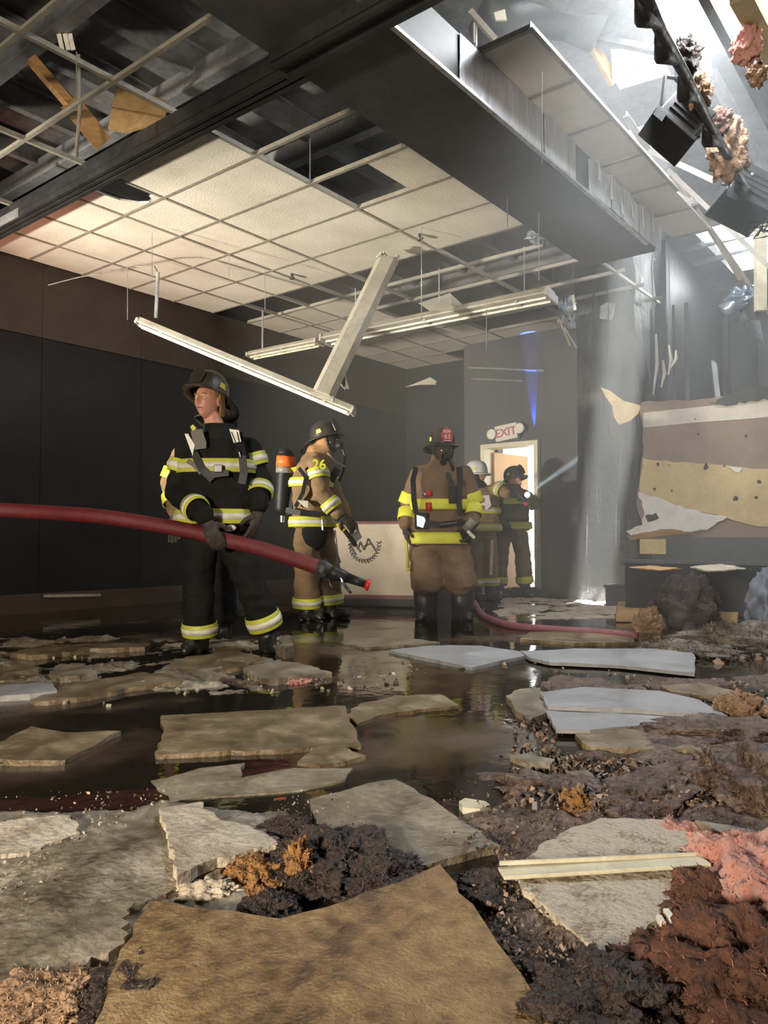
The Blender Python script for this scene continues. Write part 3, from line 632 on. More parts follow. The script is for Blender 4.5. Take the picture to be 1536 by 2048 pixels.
def stage_light(label, c, s, roll, tilt):
    t = thing('stage_light', label, 'stage light', c, 0, 'theatre stage lights')
    R = Matrix((RT, FW, UP)).transposed() @ Matrix.Rotation(roll, 3, 'Y') @ Matrix.Rotation(tilt, 3, 'X')
    MB().box((0, 0, 0), (s, s * .8, s * 0.9), R).build('housing', 'black', t, bevel=0.012)
    MB().box(R @ Vector((0, 0, -s * .5)), (s * 1.12, s * .92, s * 0.12), R).build('lens_frame', 'black', t, bevel=0.006)
    MB().box(R @ Vector((0, 0, s * .52)), (s * 0.7, s * .6, s * 0.16), R).build('rear_cap', 'black', t, bevel=0.01)
    for k in range(4): MB().box(R @ Vector((0, -s * .42, s * (-.25 + .16 * k))), (s * .7, 0.012, 0.012), R).build('cooling_fin', 'black', t)
    MB().ball(R @ Vector((-s * .15, -s * .43, s * .16)), s * .05, 10, 6).build('clamp_knob', 'chrome', t, smooth=True)
    MB().prism([R @ Vector(p) for p in ((-s * .56, -s * .5, -s * .5), (-s * .3, -s * .5, -s * .5), (-s * .25, -s * .52, -s * .8), (-s * .5, -s * .52, -s * .8))], R @ Vector((0, -.004, 0))).build('barn_door', 'black', t)
    up = Vector((0, 0, 1))
    yk = [R @ Vector((-s * .54, 0, 0)), R @ Vector((-s * .54, 0, 0)) * .8 + up * s * .75, up * s * 1.0, R @ Vector((s * .54, 0, 0)) * .4 + up * s * .75, R @ Vector((s * .54, 0, 0))]
    MB().tube(yk, 0.016, 6).build('yoke', 'dark_metal', t)
    MB().bar(up * s * .95, up * s * 1.2, 0.05, 0.04).build('hook_clamp', 'dark_metal', t)
    return t
stage_light('upper black stage light hanging from the burned pipe', atd(1360, 245, 5.15), 0.30, math.radians(42), math.radians(-10))
stage_light('lower black stage light at the right edge', atd(1490, 392, 5.9), 0.34, math.radians(28), math.radians(-15))
for (x, y, d, sz, mt, lb, sd) in ((1455, 300, 5.35, (0.13, 0.12, 0.2), 'ins_brown', 'large brown clump of insulation caught on the lighting pipe', 1), (1440, 250, 5.3, (0.09, 0.09, 0.1), 'ins_red', 'reddish tuft of insulation above the large brown clump', 2),
                                  (1372, 110, 4.85, (0.07, 0.08, 0.12), 'ins_dark', 'charred tuft on the upper pipe', 3), (1400, 185, 5.0, (0.08, 0.07, 0.11), 'ins_brown', 'brown tuft on the pipe beside the upper stage light', 4),
                                  (1495, 90, 4.6, (0.06, 0.08, 0.11), 'ins_pink', 'pink insulation tuft under the dark roof at top right', 5), (1515, 150, 4.7, (0.05, 0.05, 0.07), 'ins_brown', 'small tan tuft at the right edge below the pink one', 6)):
    p = atd(x, y, d); lump('insulation_clump', lb, 'insulation', p, sz, mt, 0.6, 5, 5, seed=sd, flat=False, oct=6)
# structural channels at upper right
t = MB().bar(atd(1335, -20, 5.6), atd(1560, 400, 7.6), 0.05, 0.13).build('steel_channel', 'galv'); tag(t, 'pale steel channel slanting behind the stage lights', 'channel')
t = MB().bar(atd(1480, -40, 4.3), atd(1580, 150, 5.6), 0.12, 0.22).build('painted_beam', 'band_yellow'); tag(t, 'cream painted beam at the top right corner', 'beam')
t = MB().bar(atd(1400, -60, 4.9), atd(1600, 330, 6.6), 0.06, 0.3).build('burned_joist', 'charred'); tag(t, 'burned dark joist between channel and cream beam', 'joist')
hang_sheet('hanging_drywall', 'pinkish drywall sheet hanging under the roof opening', 'drywall', [(1222, 88, 6.0), (1318, 104, 6.0), (1342, 148, 6.2), (1240, 178, 6.3), (1225, 150, 6.1)], 'paper_white', 0.015)
t = MB().bar(atd(1184, 88, 6.0), atd(1228, 165, 6.2), 0.07, 0.04, CF).build('yellow_stick', 'wood'); M['stick'] = pmat('stick', (0.62, 0.36, 0.09), (0.5, 0.28, 0.06), 8, 0.8, bump=0.4); t.data.materials[0] = M['stick']; tag(t, 'orange-yellow wood stick beside the hanging drywall', 'stick')
t = MB().bar(atd(1100, 58, 5.9), atd(1335, 105, 5.9), 0.05, 0.05).build('square_bar', 'dark_metal'); tag(t, 'grey square bar crossing under the roof opening', 'bar')
t = MB().bar(atd(1245, 10, 6.2), atd(1310, 95, 6.2), 0.03, 0.04).build('roof_strut', 'galv'); tag(t, 'short bright strut in the roof opening', 'strut')
P = [atd(x, y, d) for x, y, d in ((960, 40, 5.6), (1060, 15, 5.7), (1150, 25, 5.8), (1205, 60, 5.8))]
t = MB().tube([P[0], P[0].lerp(P[1], .5), P[1], P[1].lerp(P[2], .5), P[2], P[3]], [0.2, .19, .2, .19, .2, .17], 16).build('flexible_duct', 'soot', smooth=True); tag(t, 'sooty flexible duct at the top beside the roof opening', 'duct')
hang_sheet('fallen_tile', 'broken tan tile edge beside the flexible duct', 'ceiling tile', [(988, 25, 5.0), (1010, 18, 5.0), (1014, 40, 5.0), (992, 40, 5.0)], 'tile')
for (a, b, w, lb) in (((1288, 300, 6.9), (1432, 368, 6.3), 0.05, 'bright sagging grid rail below the upper stage light'), ((1252, 232, 6.5), (1300, 306, 6.9), 0.06, 'bright twisted rail end near the light shaft'),
                      ((1336, 345, 7.2), (1545, 545, 6.6), 0.04, 'pale rail slanting down to the right edge'), ((1350, 352, 7.6), (1480, 560, 7.8), 0.03, 'thin rail slanting past the bright roof hole'), ((1388, 415, 8.0), (1545, 640, 7.9), 0.03, 'lowest thin rail slanting to the right edge'),
                      ((1290, 372, 7.6), (1342, 350, 7.6), 0.035, 'short rail stub left of the lit tile'), ((1335, 428, 7.6), (1395, 408, 7.6), 0.03, 'short rail stub below the lit tile'), ((940, 28, 5.0), (990, 85, 5.0), 0.03, 'white rail stub on the dark bulkhead at top'), ((950, 55, 5.0), (950, 95, 5.0), 0.02, 'short vertical rail stub on the bulkhead at top')):
    A = atd(*a); B = atd(*b); mb = MB().bar(A, B, w, 0.012); mb.bar(A + UP * .025, B + UP * .025, 0.01, 0.04); q = mb.build('bent_rail', 'rail'); tag(q, lb, 'rail')
hang_sheet('fallen_tile', 'square beige tile hanging in the light under the roof', 'ceiling tile', [(1312, 372, 7.7), (1350, 354, 7.8), (1392, 404, 7.6), (1345, 424, 7.5)], 'tile', 0.016)
t = MB().bar(atd(1520, 430, 7.0), atd(1521, 622, 7.0), 0.09, 0.06, CF).build('hanging_post', 'trim_white'); tag(t, 'pale square post hanging at the right edge', 'post')
for i, (pts, mt, lb) in enumerate(((((1398, 436), (1470, 418), (1512, 425), (1512, 446), (1402, 462)), 'paper_white', 'upper white roof sheet glowing in the far hole'), (((1404, 470), (1512, 450), (1512, 470), (1410, 486)), 'paper_white', 'lower white roof sheet glowing in the far hole'))):
    P = [atd(x, y, 9.6) for x, y in pts]; o = MB().prism(P, FW * .02 + UP * .02).build('roof_sheet', mt); tag(o, lb, 'sheet')
t = thing('foil_wrap', 'crumpled bluish foil duct wrap below the far roof hole', 'foil', atd(1485, 595, 8.0)); o = atd(1485, 595, 8.0)
lump('foil_crumple', None, None, (0, 0, 0), (0.22, 0.14, 0.09), 'foil', 0.9, 5, 4, parent=t, seed=3, flat=False, rot=0.6)
MB().tube([atd(1445, 622, 8) - o, atd(1475, 605, 8) - o, atd(1515, 590, 8) - o], [0.07, 0.08, 0.05], 12).build('foil_tube', 'foil', t, smooth=True)
MB().prism([atd(x, y, 8.1) - o for x, y in ((1465, 640), (1490, 625), (1500, 665), (1530, 690), (1520, 640))], FW * .01).build('foil_flap', 'plastic', t)
t = thing('torn_plastic', 'torn grey plastic hanging beside the pier at the light end', 'plastic', atd(1135, 630, 8.6)); o = atd(1135, 630, 8.6)
lump('plastic_crumple', None, None, (0, 0, 0.02), (0.1, 0.08, 0.15), 'plastic', 1.0, 6, 4, parent=t, seed=8, flat=False)
for (a, b) in (((1118, 640), (1140, 692)), ((1128, 655), (1152, 695)), ((1145, 590), (1150, 620))): MB().bar(atd(*a, 8.5) - o, atd(*b, 8.5) - o, 0.03, 0.01).build('strip', 'silver', t)
o = lump('wet_glint_sheet', 'shiny crumpled sheet stuck under the dark bulkhead', 'plastic', atd(1082, 475, 7.2), (0.13, 0.09, 0.05), 'plastic', 1.0, 6, 4, seed=11, flat=False)
t = thing('loose_cables', 'tangle of black cables under the lower stage light', 'cable', atd(1515, 455, 5.8)); o = atd(1515, 455, 5.8)
for i in range(5):
    pts = [Vector((0, 0, 0)) + RT * random.uniform(-.1, .1) + UP * random.uniform(-.1, .08) + FW * random.uniform(-.05, .05) for _ in range(5)]
    MB().tube(pts, 0.006, 6).build('cable', 'rubber', t, smooth=True)

# exit sign above the door
t = thing('exit_sign', 'white EXIT sign with two emergency lamp heads above the door', 'exit sign', (XE - 0.06, 5.47, 2.2))
t.rotation_euler = (math.radians(-6), 0, 0)
MB().box((0, 0, 0.12), (0.08, 0.36, 0.23)).build('sign_body', 'exit_face', t, bevel=0.01)
text_mesh('exit_lettering', 'EXIT', 0.17, 'exit_red', t, (-0.043, 0, 0.115), (math.radians(90), 0, math.radians(-90)))
for s_ in (-1, 1):
    y = s_ * 0.23
    MB().tube([(-0.06, y, 0.13), (0.03, y, 0.13)], [0.075, 0.06], 16).build('lamp_head', 'exit_face', t, smooth=False)
    MB().tube([(-0.064, y, 0.13), (-0.058, y, 0.13)], 0.055, 16).build('lamp_lens', 'silver', t)

# ================================================================== DEBRIS ON THE FLOOR
def slab(name, label, cat, pts, z, th, mat, rag=0.012, step=0.05, lift=0.0, ldir=(0, 0), wav=0.006, group=None):
    P = [atz(x, y, z) for x, y in pts]; out = []
    for i in range(len(P)):
        a, b = P[i], P[(i + 1) % len(P)]; L = (b - a).length; n = max(1, min(40, int(L / step)))
        for k in range(n):
            p = a.lerp(b, k / n)
            if k: p = p + Vector((random.uniform(-rag, rag), random.uniform(-rag, rag), 0))
            out.append(p)
    c = sum(out, Vector()) / len(out)
    bm = bmesh.new(); vs = [bm.verts.new(p) for p in out]; es = [bm.edges.new((vs[i], vs[(i + 1) % len(vs)])) for i in range(len(vs))]
    bmesh.ops.triangle_fill(bm, edges=es, use_beauty=True)
    for _ in range(3):
        bmesh.ops.subdivide_edges(bm, edges=[e for e in bm.edges if e.calc_length() > 0.09], cuts=1)
        bmesh.ops.triangulate(bm, faces=bm.faces[:])
    bmesh.ops.recalc_face_normals(bm, faces=bm.faces[:])
    if sum(f.normal.z for f in bm.faces) < 0: bmesh.ops.reverse_faces(bm, faces=bm.faces[:])
    top = bm.faces[:]
    r = bmesh.ops.extrude_face_region(bm, geom=top); nv = [g for g in r['geom'] if isinstance(g, bmesh.types.BMVert)]
    nvset = set(nv)
    for v in bm.verts:
        w = noise.noise(v.co * 3.0 + Vector((z * 50, 0, 0))) * wav + noise.noise(v.co * 9) * wav * .4
        l_ = lift * ((v.co - c).x * ldir[0] + (v.co - c).y * ldir[1]) if lift else 0
        if v in nvset: v.co.z += w + max(0, l_)
        else: v.co.z += -th + max(0, l_)
    bmesh.ops.recalc_face_normals(bm, faces=bm.faces[:])
    me = bpy.data.meshes.new(name)
    off = Vector((c.x, c.y, z - th))
    for v in bm.verts: v.co -= off
    bm.to_mesh(me); bm.free(); me.materials.append(M[mat]); o = bpy.data.objects.new(name, me); COL.objects.link(o); o.location = off
    return tag(o, label, cat, group)
T = 'tile fragment'
slab('fallen_board', 'large tan wet ceiling board at the bottom of the picture', 'board', [(300, 1800), (420, 1820), (560, 1835), (700, 1800), (880, 1728), (960, 1830), (1040, 1940), (1130, 2070), (1180, 2160), (150, 2160), (215, 1990), (240, 1900)], 0.045, 0.04, 'foreground_board', 0.006, 0.04, wav=0.008)
slab('tile_fragment', 'long brown tile floating before the first firefighter', T, [(322, 1432), (500, 1420), (690, 1413), (705, 1450), (722, 1492), (520, 1500), (312, 1510), (330, 1460)], 0.016, 0.016, 'wet_tile', 0.008)
slab('tile_fragment', 'pointed tan tile fragment at the left edge of the water', T, [(-60, 1500), (10, 1480), (62, 1453), (130, 1464), (242, 1462), (150, 1508), (130, 1520), (-60, 1522)], 0.018, 0.018, 'wet_tile', 0.01)
slab('tile_fragment', 'small triangular tan fragment touching the long brown tile', T, [(595, 1522), (640, 1494), (680, 1490), (732, 1512), (690, 1522), (640, 1530)], 0.015, 0.015, 'wet_tile')
slab('tile_fragment', 'pale submerged fragment below the long brown tile', T, [(302, 1560), (400, 1538), (490, 1528), (480, 1556), (590, 1535), (706, 1535), (690, 1560), (600, 1580), (470, 1590), (340, 1600)], 0.006, 0.006, 'wet_grey_tile')
slab('tile_fragment', 'large grey tile pointing right beside the dark water', T, [(620, 1600), (760, 1560), (790, 1556), (880, 1610), (1000, 1690), (860, 1726), (830, 1730), (740, 1690), (640, 1660)], 0.02, 0.02, 'wet_grey_tile', 0.006)
slab('tile_fragment', 'narrow brown fragment in the middle of the water', T, [(690, 1432), (720, 1408), (790, 1390), (880, 1388), (918, 1410), (840, 1418), (760, 1430), (715, 1446)], 0.015, 0.015, 'wet_tile')
slab('drywall_sheet', 'upper pale grey board of the overlapping pair at right', 'board', [(1080, 1384), (1160, 1374), (1320, 1382), (1400, 1400), (1455, 1432), (1280, 1420), (1096, 1412)], 0.048, 0.016, 'pale_board', 0.005)
slab('drywall_sheet', 'lower pale grey board of the overlapping pair at right', 'board', [(1088, 1412), (1250, 1410), (1390, 1412), (1462, 1432), (1300, 1446), (1180, 1460), (1112, 1458)], 0.032, 0.016, 'pale_board', 0.005)
slab('drywall_sheet', 'thin grey board lying left of the far pale pair', 'board', [(778, 1300), (860, 1292), (960, 1290), (1065, 1308), (1000, 1322), (945, 1334), (860, 1318)], 0.02, 0.02, 'pale_board', 0.005)
slab('drywall_sheet', 'long grey-white board near the purple hose', 'board', [(1040, 1302), (1150, 1297), (1375, 1298), (1390, 1310), (1389, 1346), (1240, 1330), (1100, 1324), (1062, 1316)], 0.03, 0.02, 'pale_board', 0.004)
slab('tile_fragment', 'grey broken piece left of the overlapping pale boards', T, [(1012, 1392), (1040, 1378), (1082, 1376), (1098, 1420), (1060, 1440), (1030, 1420)], 0.03, 0.03, 'wet_grey_tile')
slab('drywall_sheet', 'brown wet board under the overlapping pale boards', 'board', [(1150, 1466), (1300, 1452), (1440, 1440), (1520, 1450), (1640, 1480), (1640, 1500), (1400, 1500), (1180, 1494)], 0.02, 0.02, 'wet_tile', 0.015)
slab('drywall_sheet', 'brown ledge fragment at the right edge', 'board', [(1385, 1496), (1480, 1500), (1600, 1530), (1600, 1560), (1480, 1525), (1400, 1506)], 0.04, 0.03, 'wet_tile', 0.01)
slab('tile_fragment', 'tan fragment lying behind the pale boards at right', T, [(1320, 1372), (1400, 1366), (1480, 1384), (1470, 1398), (1400, 1392), (1340, 1382)], 0.03, 0.03, 'wet_tile')
slab('tile_fragment', 'small flat brown stone-like chip in the dark water', T, [(1128, 1552), (1145, 1542), (1175, 1540), (1190, 1552), (1185, 1566), (1150, 1566)], 0.02, 0.02, 'wet_tile', 0.004)
slab('tile_fragment', 'small white chip in the dark water', T, [(918, 1604), (930, 1597), (970, 1603), (981, 1610), (960, 1618), (925, 1616)], 0.02, 0.02, 'trim_white', 0.003)
slab('tile_fragment', 'pale chip between the reflections and the right debris', T, [(1020, 1512), (1060, 1504), (1110, 1518), (1100, 1530), (1060, 1526)], 0.02, 0.02, 'wet_grey_tile')
slab('tile_fragment', 'tan crumbled heap of tile by the first firefighter boots', T, [(330, 1332), (370, 1314), (420, 1308), (440, 1290), (475, 1292), (490, 1306), (520, 1312), (500, 1330), (430, 1342), (400, 1352)], 0.02, 0.02, 'wet_tile', 0.025)
slab('tile_fragment', 'pale broken tile right of the first firefighter boots', T, [(486, 1334), (540, 1322), (600, 1326), (664, 1344), (610, 1352), (540, 1360), (510, 1352)], 0.03, 0.03, 'wet_grey_tile', 0.015)
slab('tile_fragment', 'long tan strip of tile along the left water edge', T, [(60, 1398), (120, 1376), (200, 1358), (290, 1344), (375, 1352), (360, 1364), (250, 1376), (180, 1392), (70, 1402)], 0.022, 0.022, 'wet_tile', 0.02)
slab('tile_fragment', 'white-grey tile edge at the left border', T, [(-40, 1378), (20, 1368), (105, 1364), (114, 1382), (60, 1388), (-40, 1392)], 0.03, 0.03, 'pale_board', 0.006)
slab('tile_fragment', 'brown tile piece behind the white-grey edge at left', T, [(-40, 1342), (20, 1326), (75, 1330), (82, 1352), (30, 1360), (-40, 1362)], 0.02, 0.02, 'wet_tile', 0.025)
slab('tile_fragment', 'grey rounded fragment left of the tan crumbled heap', T, [(100, 1345), (120, 1328), (170, 1330), (195, 1342), (160, 1350), (120, 1354)], 0.035, 0.035, 'wet_grey_tile', 0.015)
slab('tile_fragment', 'thin brown strip far left near the dark wall', T, [(20, 1305), (90, 1290), (200, 1286), (300, 1286), (290, 1294), (180, 1298), (60, 1312)], 0.03, 0.03, 'wet_tile', 0.012)
slab('tile_fragment', 'pale wet fragment behind the second firefighter', T, [(680, 1284), (740, 1275), (820, 1276), (880, 1284), (820, 1290), (730, 1296)], 0.012, 0.012, 'wet_grey_tile', 0.012)
slab('tile_fragment', 'small grey block beside the first firefighter right boot', T, [(552, 1290), (560, 1270), (580, 1272), (588, 1292), (570, 1296)], 0.07, 0.07, 'wet_grey_tile', 0.004)
slab('drywall_sheet', 'tan flat board behind the purple hose', 'board', [(1060, 1264), (1120, 1262), (1270, 1268), (1268, 1284), (1150, 1286), (1040, 1278)], 0.02, 0.02, 'wet_tile', 0.006)
slab('drywall_sheet', 'brown upright-edged board by the stage rubble', 'board', [(1232, 1232), (1238, 1196), (1268, 1188), (1310, 1192), (1298, 1232)], 0.06, 0.05, 'tan_board', 0.01)
slab('tile_fragment', 'thin pale board on the floor behind the middle firefighter', T, [(948, 1188), (995, 1182), (1004, 1187), (970, 1196)], 0.03, 0.02, 'pale_board', 0.003)
slab('tile_fragment', 'ragged pale plaster sheet at the left foreground edge', T, [(-80, 1660), (40, 1636), (140, 1632), (160, 1660), (60, 1700), (-80, 1720)], 0.04, 0.035, 'plaster', 0.009, 0.02, wav=0.012)
slab('tile_fragment', 'large wet plaster sheet across the left foreground', T, [(-80, 1720), (150, 1660), (320, 1600), (420, 1612), (560, 1680), (520, 1700), (360, 1770), (290, 1800), (120, 1880), (-80, 1930)], 0.03, 0.025, 'sludge', 0.009, 0.02, wav=0.014)
slab('tile_fragment', 'crumbling white plaster piece on the wet plaster sheet', T, [(318, 1612), (400, 1602), (440, 1640), (500, 1650), (558, 1684), (450, 1716), (355, 1756), (340, 1690)], 0.05, 0.02, 'plaster', 0.010, 0.02, wav=0.014)
slab('tile_fragment', 'brown-grey plaster strip at the lower left', T, [(-80, 1890), (100, 1830), (260, 1790), (250, 1880), (150, 1930), (-80, 2010)], 0.035, 0.03, 'wet_grey_tile', 0.009, 0.02, wav=0.014)
slab('tile_fragment', 'speckled cream tile fragment with a sharp lower corner', T, [(1010, 1740), (1120, 1668), (1200, 1635), (1330, 1640), (1400, 1680), (1390, 1740), (1350, 1800), (1290, 1860), (1238, 1930), (1130, 1850)], 0.04, 0.02, 'speckled_tile', 0.008, 0.03)
slab('tile_fragment', 'pale edge fragment behind the pink insulation', T, [(1390, 1640), (1450, 1650), (1600, 1690), (1600, 1720), (1470, 1680)], 0.05, 0.03, 'wet_grey_tile', 0.01)
# white trim strip
A = atz(1002, 1747, 0.05); B = atz(1412, 1722, 0.056)
t = thing('trim_strip', 'white trim strip lying on the speckled tile', 'trim', (A + B) / 2); o = (A + B) / 2
MB().bar(A - o, B - o, 0.05, 0.008).build('strip_face', 'trim_white', t, bevel=0.002); MB().bar(A - o + Vector((0.018, 0.014, 0.012)), B - o + Vector((0.018, 0.014, 0.006)), 0.006, 0.008).build('strip_flange', 'trim_white', t)
# insulation and char mounds : (px, py, size, material, label, seed)
mounds = [
 (660, 1740, (0.13, 0.16, 0.06), 'ins_dark', 'dark fibrous mound of burned insulation in the foreground', 21),
 (760, 1770, (0.12, 0.10, 0.045), 'ins_dark', 'dark burned clump right of the fibrous mound', 22),
 (570, 1680, (0.09, 0.09, 0.04), 'ins_dark', 'dark clump on the upper left of the fibrous mound', 23),
 (600, 1770, (0.03, 0.04, 0.075), 'ins_orange', 'upright orange tuft in the fibrous mound', 24),
 (500, 1765, (0.10, 0.06, 0.04), 'ins_orange', 'orange-brown flake cluster left of the fibrous mound', 25),
 (420, 1800, (0.07, 0.035, 0.035), 'plaster', 'white plaster scrap left of the orange flakes', 26),
 (540, 1840, (0.08, 0.06, 0.035), 'ins_dark', 'dark clump on the tan ceiling board', 27),
 (1500, 1770, (0.15, 0.12, 0.08), 'ins_pink', 'pink insulation mass at the right foreground', 28),
 (1580, 1880, (0.16, 0.14, 0.12), 'ins_pink', 'second pink insulation mass at the right edge', 29),
 (1370, 1690, (0.10, 0.07, 0.04), 'ins_pink', 'flat pink shred on the speckled tile', 30),
 (1450, 1850, (0.11, 0.12, 0.07), 'ins_red', 'red-brown insulation heap right of the speckled tile', 31),
 (1340, 1970, (0.11, 0.09, 0.05), 'ins_red', 'red-brown insulation heap below the speckled tile', 32),
 (1480, 2010, (0.16, 0.14, 0.10), 'ins_red', 'large red-brown insulation heap at the lower right corner', 33),
 (1140, 1950, (0.12, 0.12, 0.025), 'ins_dark', 'black wet fibre mat beside the tan board', 34),
 (1010, 1790, (0.10, 0.12, 0.03), 'ins_dark', 'black fibre mat between board and speckled tile', 35),
 (1220, 2040, (0.16, 0.12, 0.06), 'ins_dark', 'black fibre mat at the bottom right', 36),
 (250, 2010, (0.10, 0.08, 0.04), 'ins_dark', 'dark clump left of the tan board', 37),
 (90, 2010, (0.12, 0.08, 0.035), 'ins_brown', 'brown torn paper heap at the lower left corner', 38),
 (1520, 1590, (0.26, 0.2, 0.11), 'red_sludge', 'brown rubble mound at the right edge', 39),
 (1120, 1585, (0.20, 0.12, 0.035), 'red_sludge', 'reddish wet heap at the edge of the dark water', 40),
 (1300, 1600, (0.30, 0.14, 0.05), 'red_sludge', 'reddish wet heap behind the speckled tile', 41),
 (1150, 1625, (0.055, 0.045, 0.05), 'ins_orange', 'small orange lump beside the dark water', 42),
 (1450, 1470, (0.35, 0.2, 0.05), 'red_sludge', 'wet brown heap under the right boards', 43),
 (1372, 1252, (0.33, 0.26, 0.36), 'ins_dark', 'dark rubble mound in front of the stage steps', 44),
 (1500, 1292, (0.45, 0.26, 0.13), 'ins_grey', 'grey rubble heap at the right below the steps', 45),
 (1296, 1262, (0.10, 0.12, 0.15), 'ins_brown', 'straw-like tuft beside the dark rubble mound', 46),
 (1380, 1305, (0.35, 0.2, 0.06), 'ins_grey', 'low grey rubble spread in front of the dark mound', 47),
 (1550, 1200, (0.30, 0.2, 0.42), 'fabric_blue', 'blue-grey cloth heap at the right edge', 48),
 (1510, 1120, (0.30, 0.2, 0.30), 'ins_grey', 'grey crumpled sheet leaning on the stage steps', 49),
 (1040, 1192, (0.4, 0.14, 0.09), 'ins_dark', 'dark rubble at the feet of the farthest firefighters', 50),
 (600, 1362, (0.10, 0.07, 0.02), 'ins_pink', 'small red-pink scrap in the water', 51),
 (480, 1366, (0.12, 0.05, 0.015), 'red_sludge', 'flat reddish scrap left of the red-pink one', 52),
 (1480, 1440, (0.12, 0.1, 0.09), 'ins_brown', 'tan tuft at the right edge above the brown board', 53),
 (1120, 1185, (0.5, 0.15, 0.07), 'charred', 'charred rubble along the base of the pier', 54),
]
def fibres(parent, n, ln, w, mat, seed):
    rnd = random.Random(seed); me = parent.data; mb = MB(); nv = len(me.vertices)
    for _ in range(n):
        v = me.vertices[rnd.randrange(nv)]
        if v.co.z < 0.004: continue
        d = (v.normal + Vector((rnd.uniform(-1, 1), rnd.uniform(-1, 1), rnd.uniform(-.5, .8))) * 1.1).normalized(); L_ = ln * rnd.uniform(.4, 1.3)
        b = Vector((rnd.uniform(-1, 1), rnd.uniform(-1, 1), rnd.uniform(-.8, .3))) * L_ * .5
        sd_ = d.cross(Vector((rnd.random(), rnd.random(), rnd.random()))).normalized() * w
        p0, p1_, p2_ = v.co - d * .003, v.co + d * L_ * .5, v.co + d * L_ * .8 + b
        mb.add([p0 - sd_, p0 + sd_, p1_ + sd_ * .8, p1_ - sd_ * .8, p2_], [(0, 1, 2, 3), (3, 2, 4)])
    o_ = mb.build('fibres', mat, parent); o_['kind'] = 'stuff'
    return o_
def fmat(nm, c1, c2): M[nm] = pmat(nm, c1, c2, 4, 0.85, island=True, contrast=(0.0, 1.0)); return nm
FM = {'ins_pink': fmat('fib_pink', (0.36, 0.14, 0.12), (0.66, 0.38, 0.32)), 'ins_red': fmat('fib_red', (0.05, 0.018, 0.01), (0.34, 0.15, 0.09)), 'ins_dark': fmat('fib_dark', (0.015, 0.010, 0.008), (0.13, 0.085, 0.065)),
      'ins_orange': fmat('fib_orange', (0.2, 0.09, 0.03), (0.5, 0.28, 0.1)), 'ins_brown': fmat('fib_brown', (0.15, 0.09, 0.05), (0.45, 0.3, 0.19)), 'ins_grey': fmat('fib_grey', (0.07, 0.06, 0.05), (0.34, 0.3, 0.25))}
for (x, y, sz, mt, lb, sd) in mounds:
    p = atz(x, y, 0.0)
    if sd in (48,): p = atz(1560, 1262, 0)
    if sd == 49: p = atz(1510, 1225, 0); p.z = 0.40
    ob = lump('insulation_clump' if mt.startswith('ins') else 'debris_heap', lb, 'insulation' if mt.startswith('ins') else 'debris', p + UP * -0.005, sz, mt, 0.5, 5.5, 6 if y > 1600 else 5, seed=sd, rot=sd * 1.3, oct=6)
    if mt in FM: fibres(ob, 2200 if y > 1600 else (900 if y > 1400 else 700), max(sz) * (0.085 if y > 1400 else 0.12), 0.0011 if y > 1600 else 0.004, FM[mt], sd)
hang = MB().prism([atX(x, y, 7.55) for x, y in ((1428, 1224), (1478, 1224), (1474, 1256), (1440, 1262))], (-0.03, 0.0, 0.0)).build('tan_block', 'tan_board'); tag(hang, 'tan block between the dark mound and the blue cloth', 'block')
for (pts, lb, mt) in ((((1262, 1134), (1300, 1130), (1360, 1136), (1320, 1140)), 'tan scrap on the lower stage tread', 'tan_board'), (((1380, 1134), (1440, 1126), (1490, 1136), (1420, 1142)), 'pale shredded scrap on the lower stage tread', 'plaster')):
    slab('tread_scrap', lb, 'scrap', pts, 0.56, 0.008, mt, 0.03)
for (a, b, lb) in (((1332, 1822), (1345, 1842), 'small white peg beside the speckled tile'), ((1318, 1835), (1326, 1850), 'second small white peg beside the speckled tile')):
    q = MB().bar(atz(*a, 0.06), atz(*b, 0.06), 0.012, 0.012).build('white_peg', 'silver', bevel=0.002); tag(q, lb, 'peg')
q = MB().bar(atY(88, 1192, 7.83), atY(200, 1190, 7.83), 0.03, 0.03).build('fallen_strip', 'rail'); tag(q, 'pale metal strip on the base of the left wall', 'strip')
# loose crumbs nobody could count
def crumbs(name, label, n, area, mat, s0, s1, dens=None):
    mb = MB()
    k = 0
    while k < n:
        x, y = random.uniform(area[0], area[2]), random.uniform(area[1], area[3])
        p = atz(x, y, 0.0)
        fx = min(x - area[0], area[2] - x) / (area[2] - area[0]); fy = min(y - area[1], area[3] - y) / (area[3] - area[1])
        if random.random() > min(1, fx * 5) * min(1, 0.25 + fy * 5): k += 0.2; continue
        if noise.noise(Vector((p.x * 1.3, p.y * 1.3, 3.0))) < (dens if dens is not None else -0.1): k += 0.3; continue
        s = random.uniform(s0, s1) ; k += 1
        R = Quaternion((random.random() - .5, random.random() - .5, random.random() - .5, random.random() - .5)).normalized().to_matrix()
        mb.box(p + UP * (0.2 * s + (0.03 if y > 1600 else 0.0)), (s * random.uniform(.6, 1.6), s * random.uniform(.5, 1.2), s * random.uniform(.15, .45)), R, taper=random.uniform(.3, .9))
    o = mb.build(name, mat); tag(o, label, 'debris', kind='stuff'); return o
crumbs('plaster_crumbs', 'pale plaster crumbs scattered over the left foreground', 1500, (-40, 1590, 760, 2040), 'crumb', 0.002, 0.008)
crumbs('dark_crumbs', 'dark and reddish crumbs over the right foreground', 2200, (880, 1560, 1560, 2040), 'crumb_dark', 0.002, 0.009)
crumbs('far_crumbs', 'small rubble strewn over the middle floor', 350, (-40, 1270, 1560, 1420), 'crumb', 0.006, 0.025, 0.1)
crumbs('right_rubble', 'fine rubble around the pale boards at right', 3500, (1000, 1360, 1600, 1640), 'crumb_dark', 0.004, 0.022, -0.35)
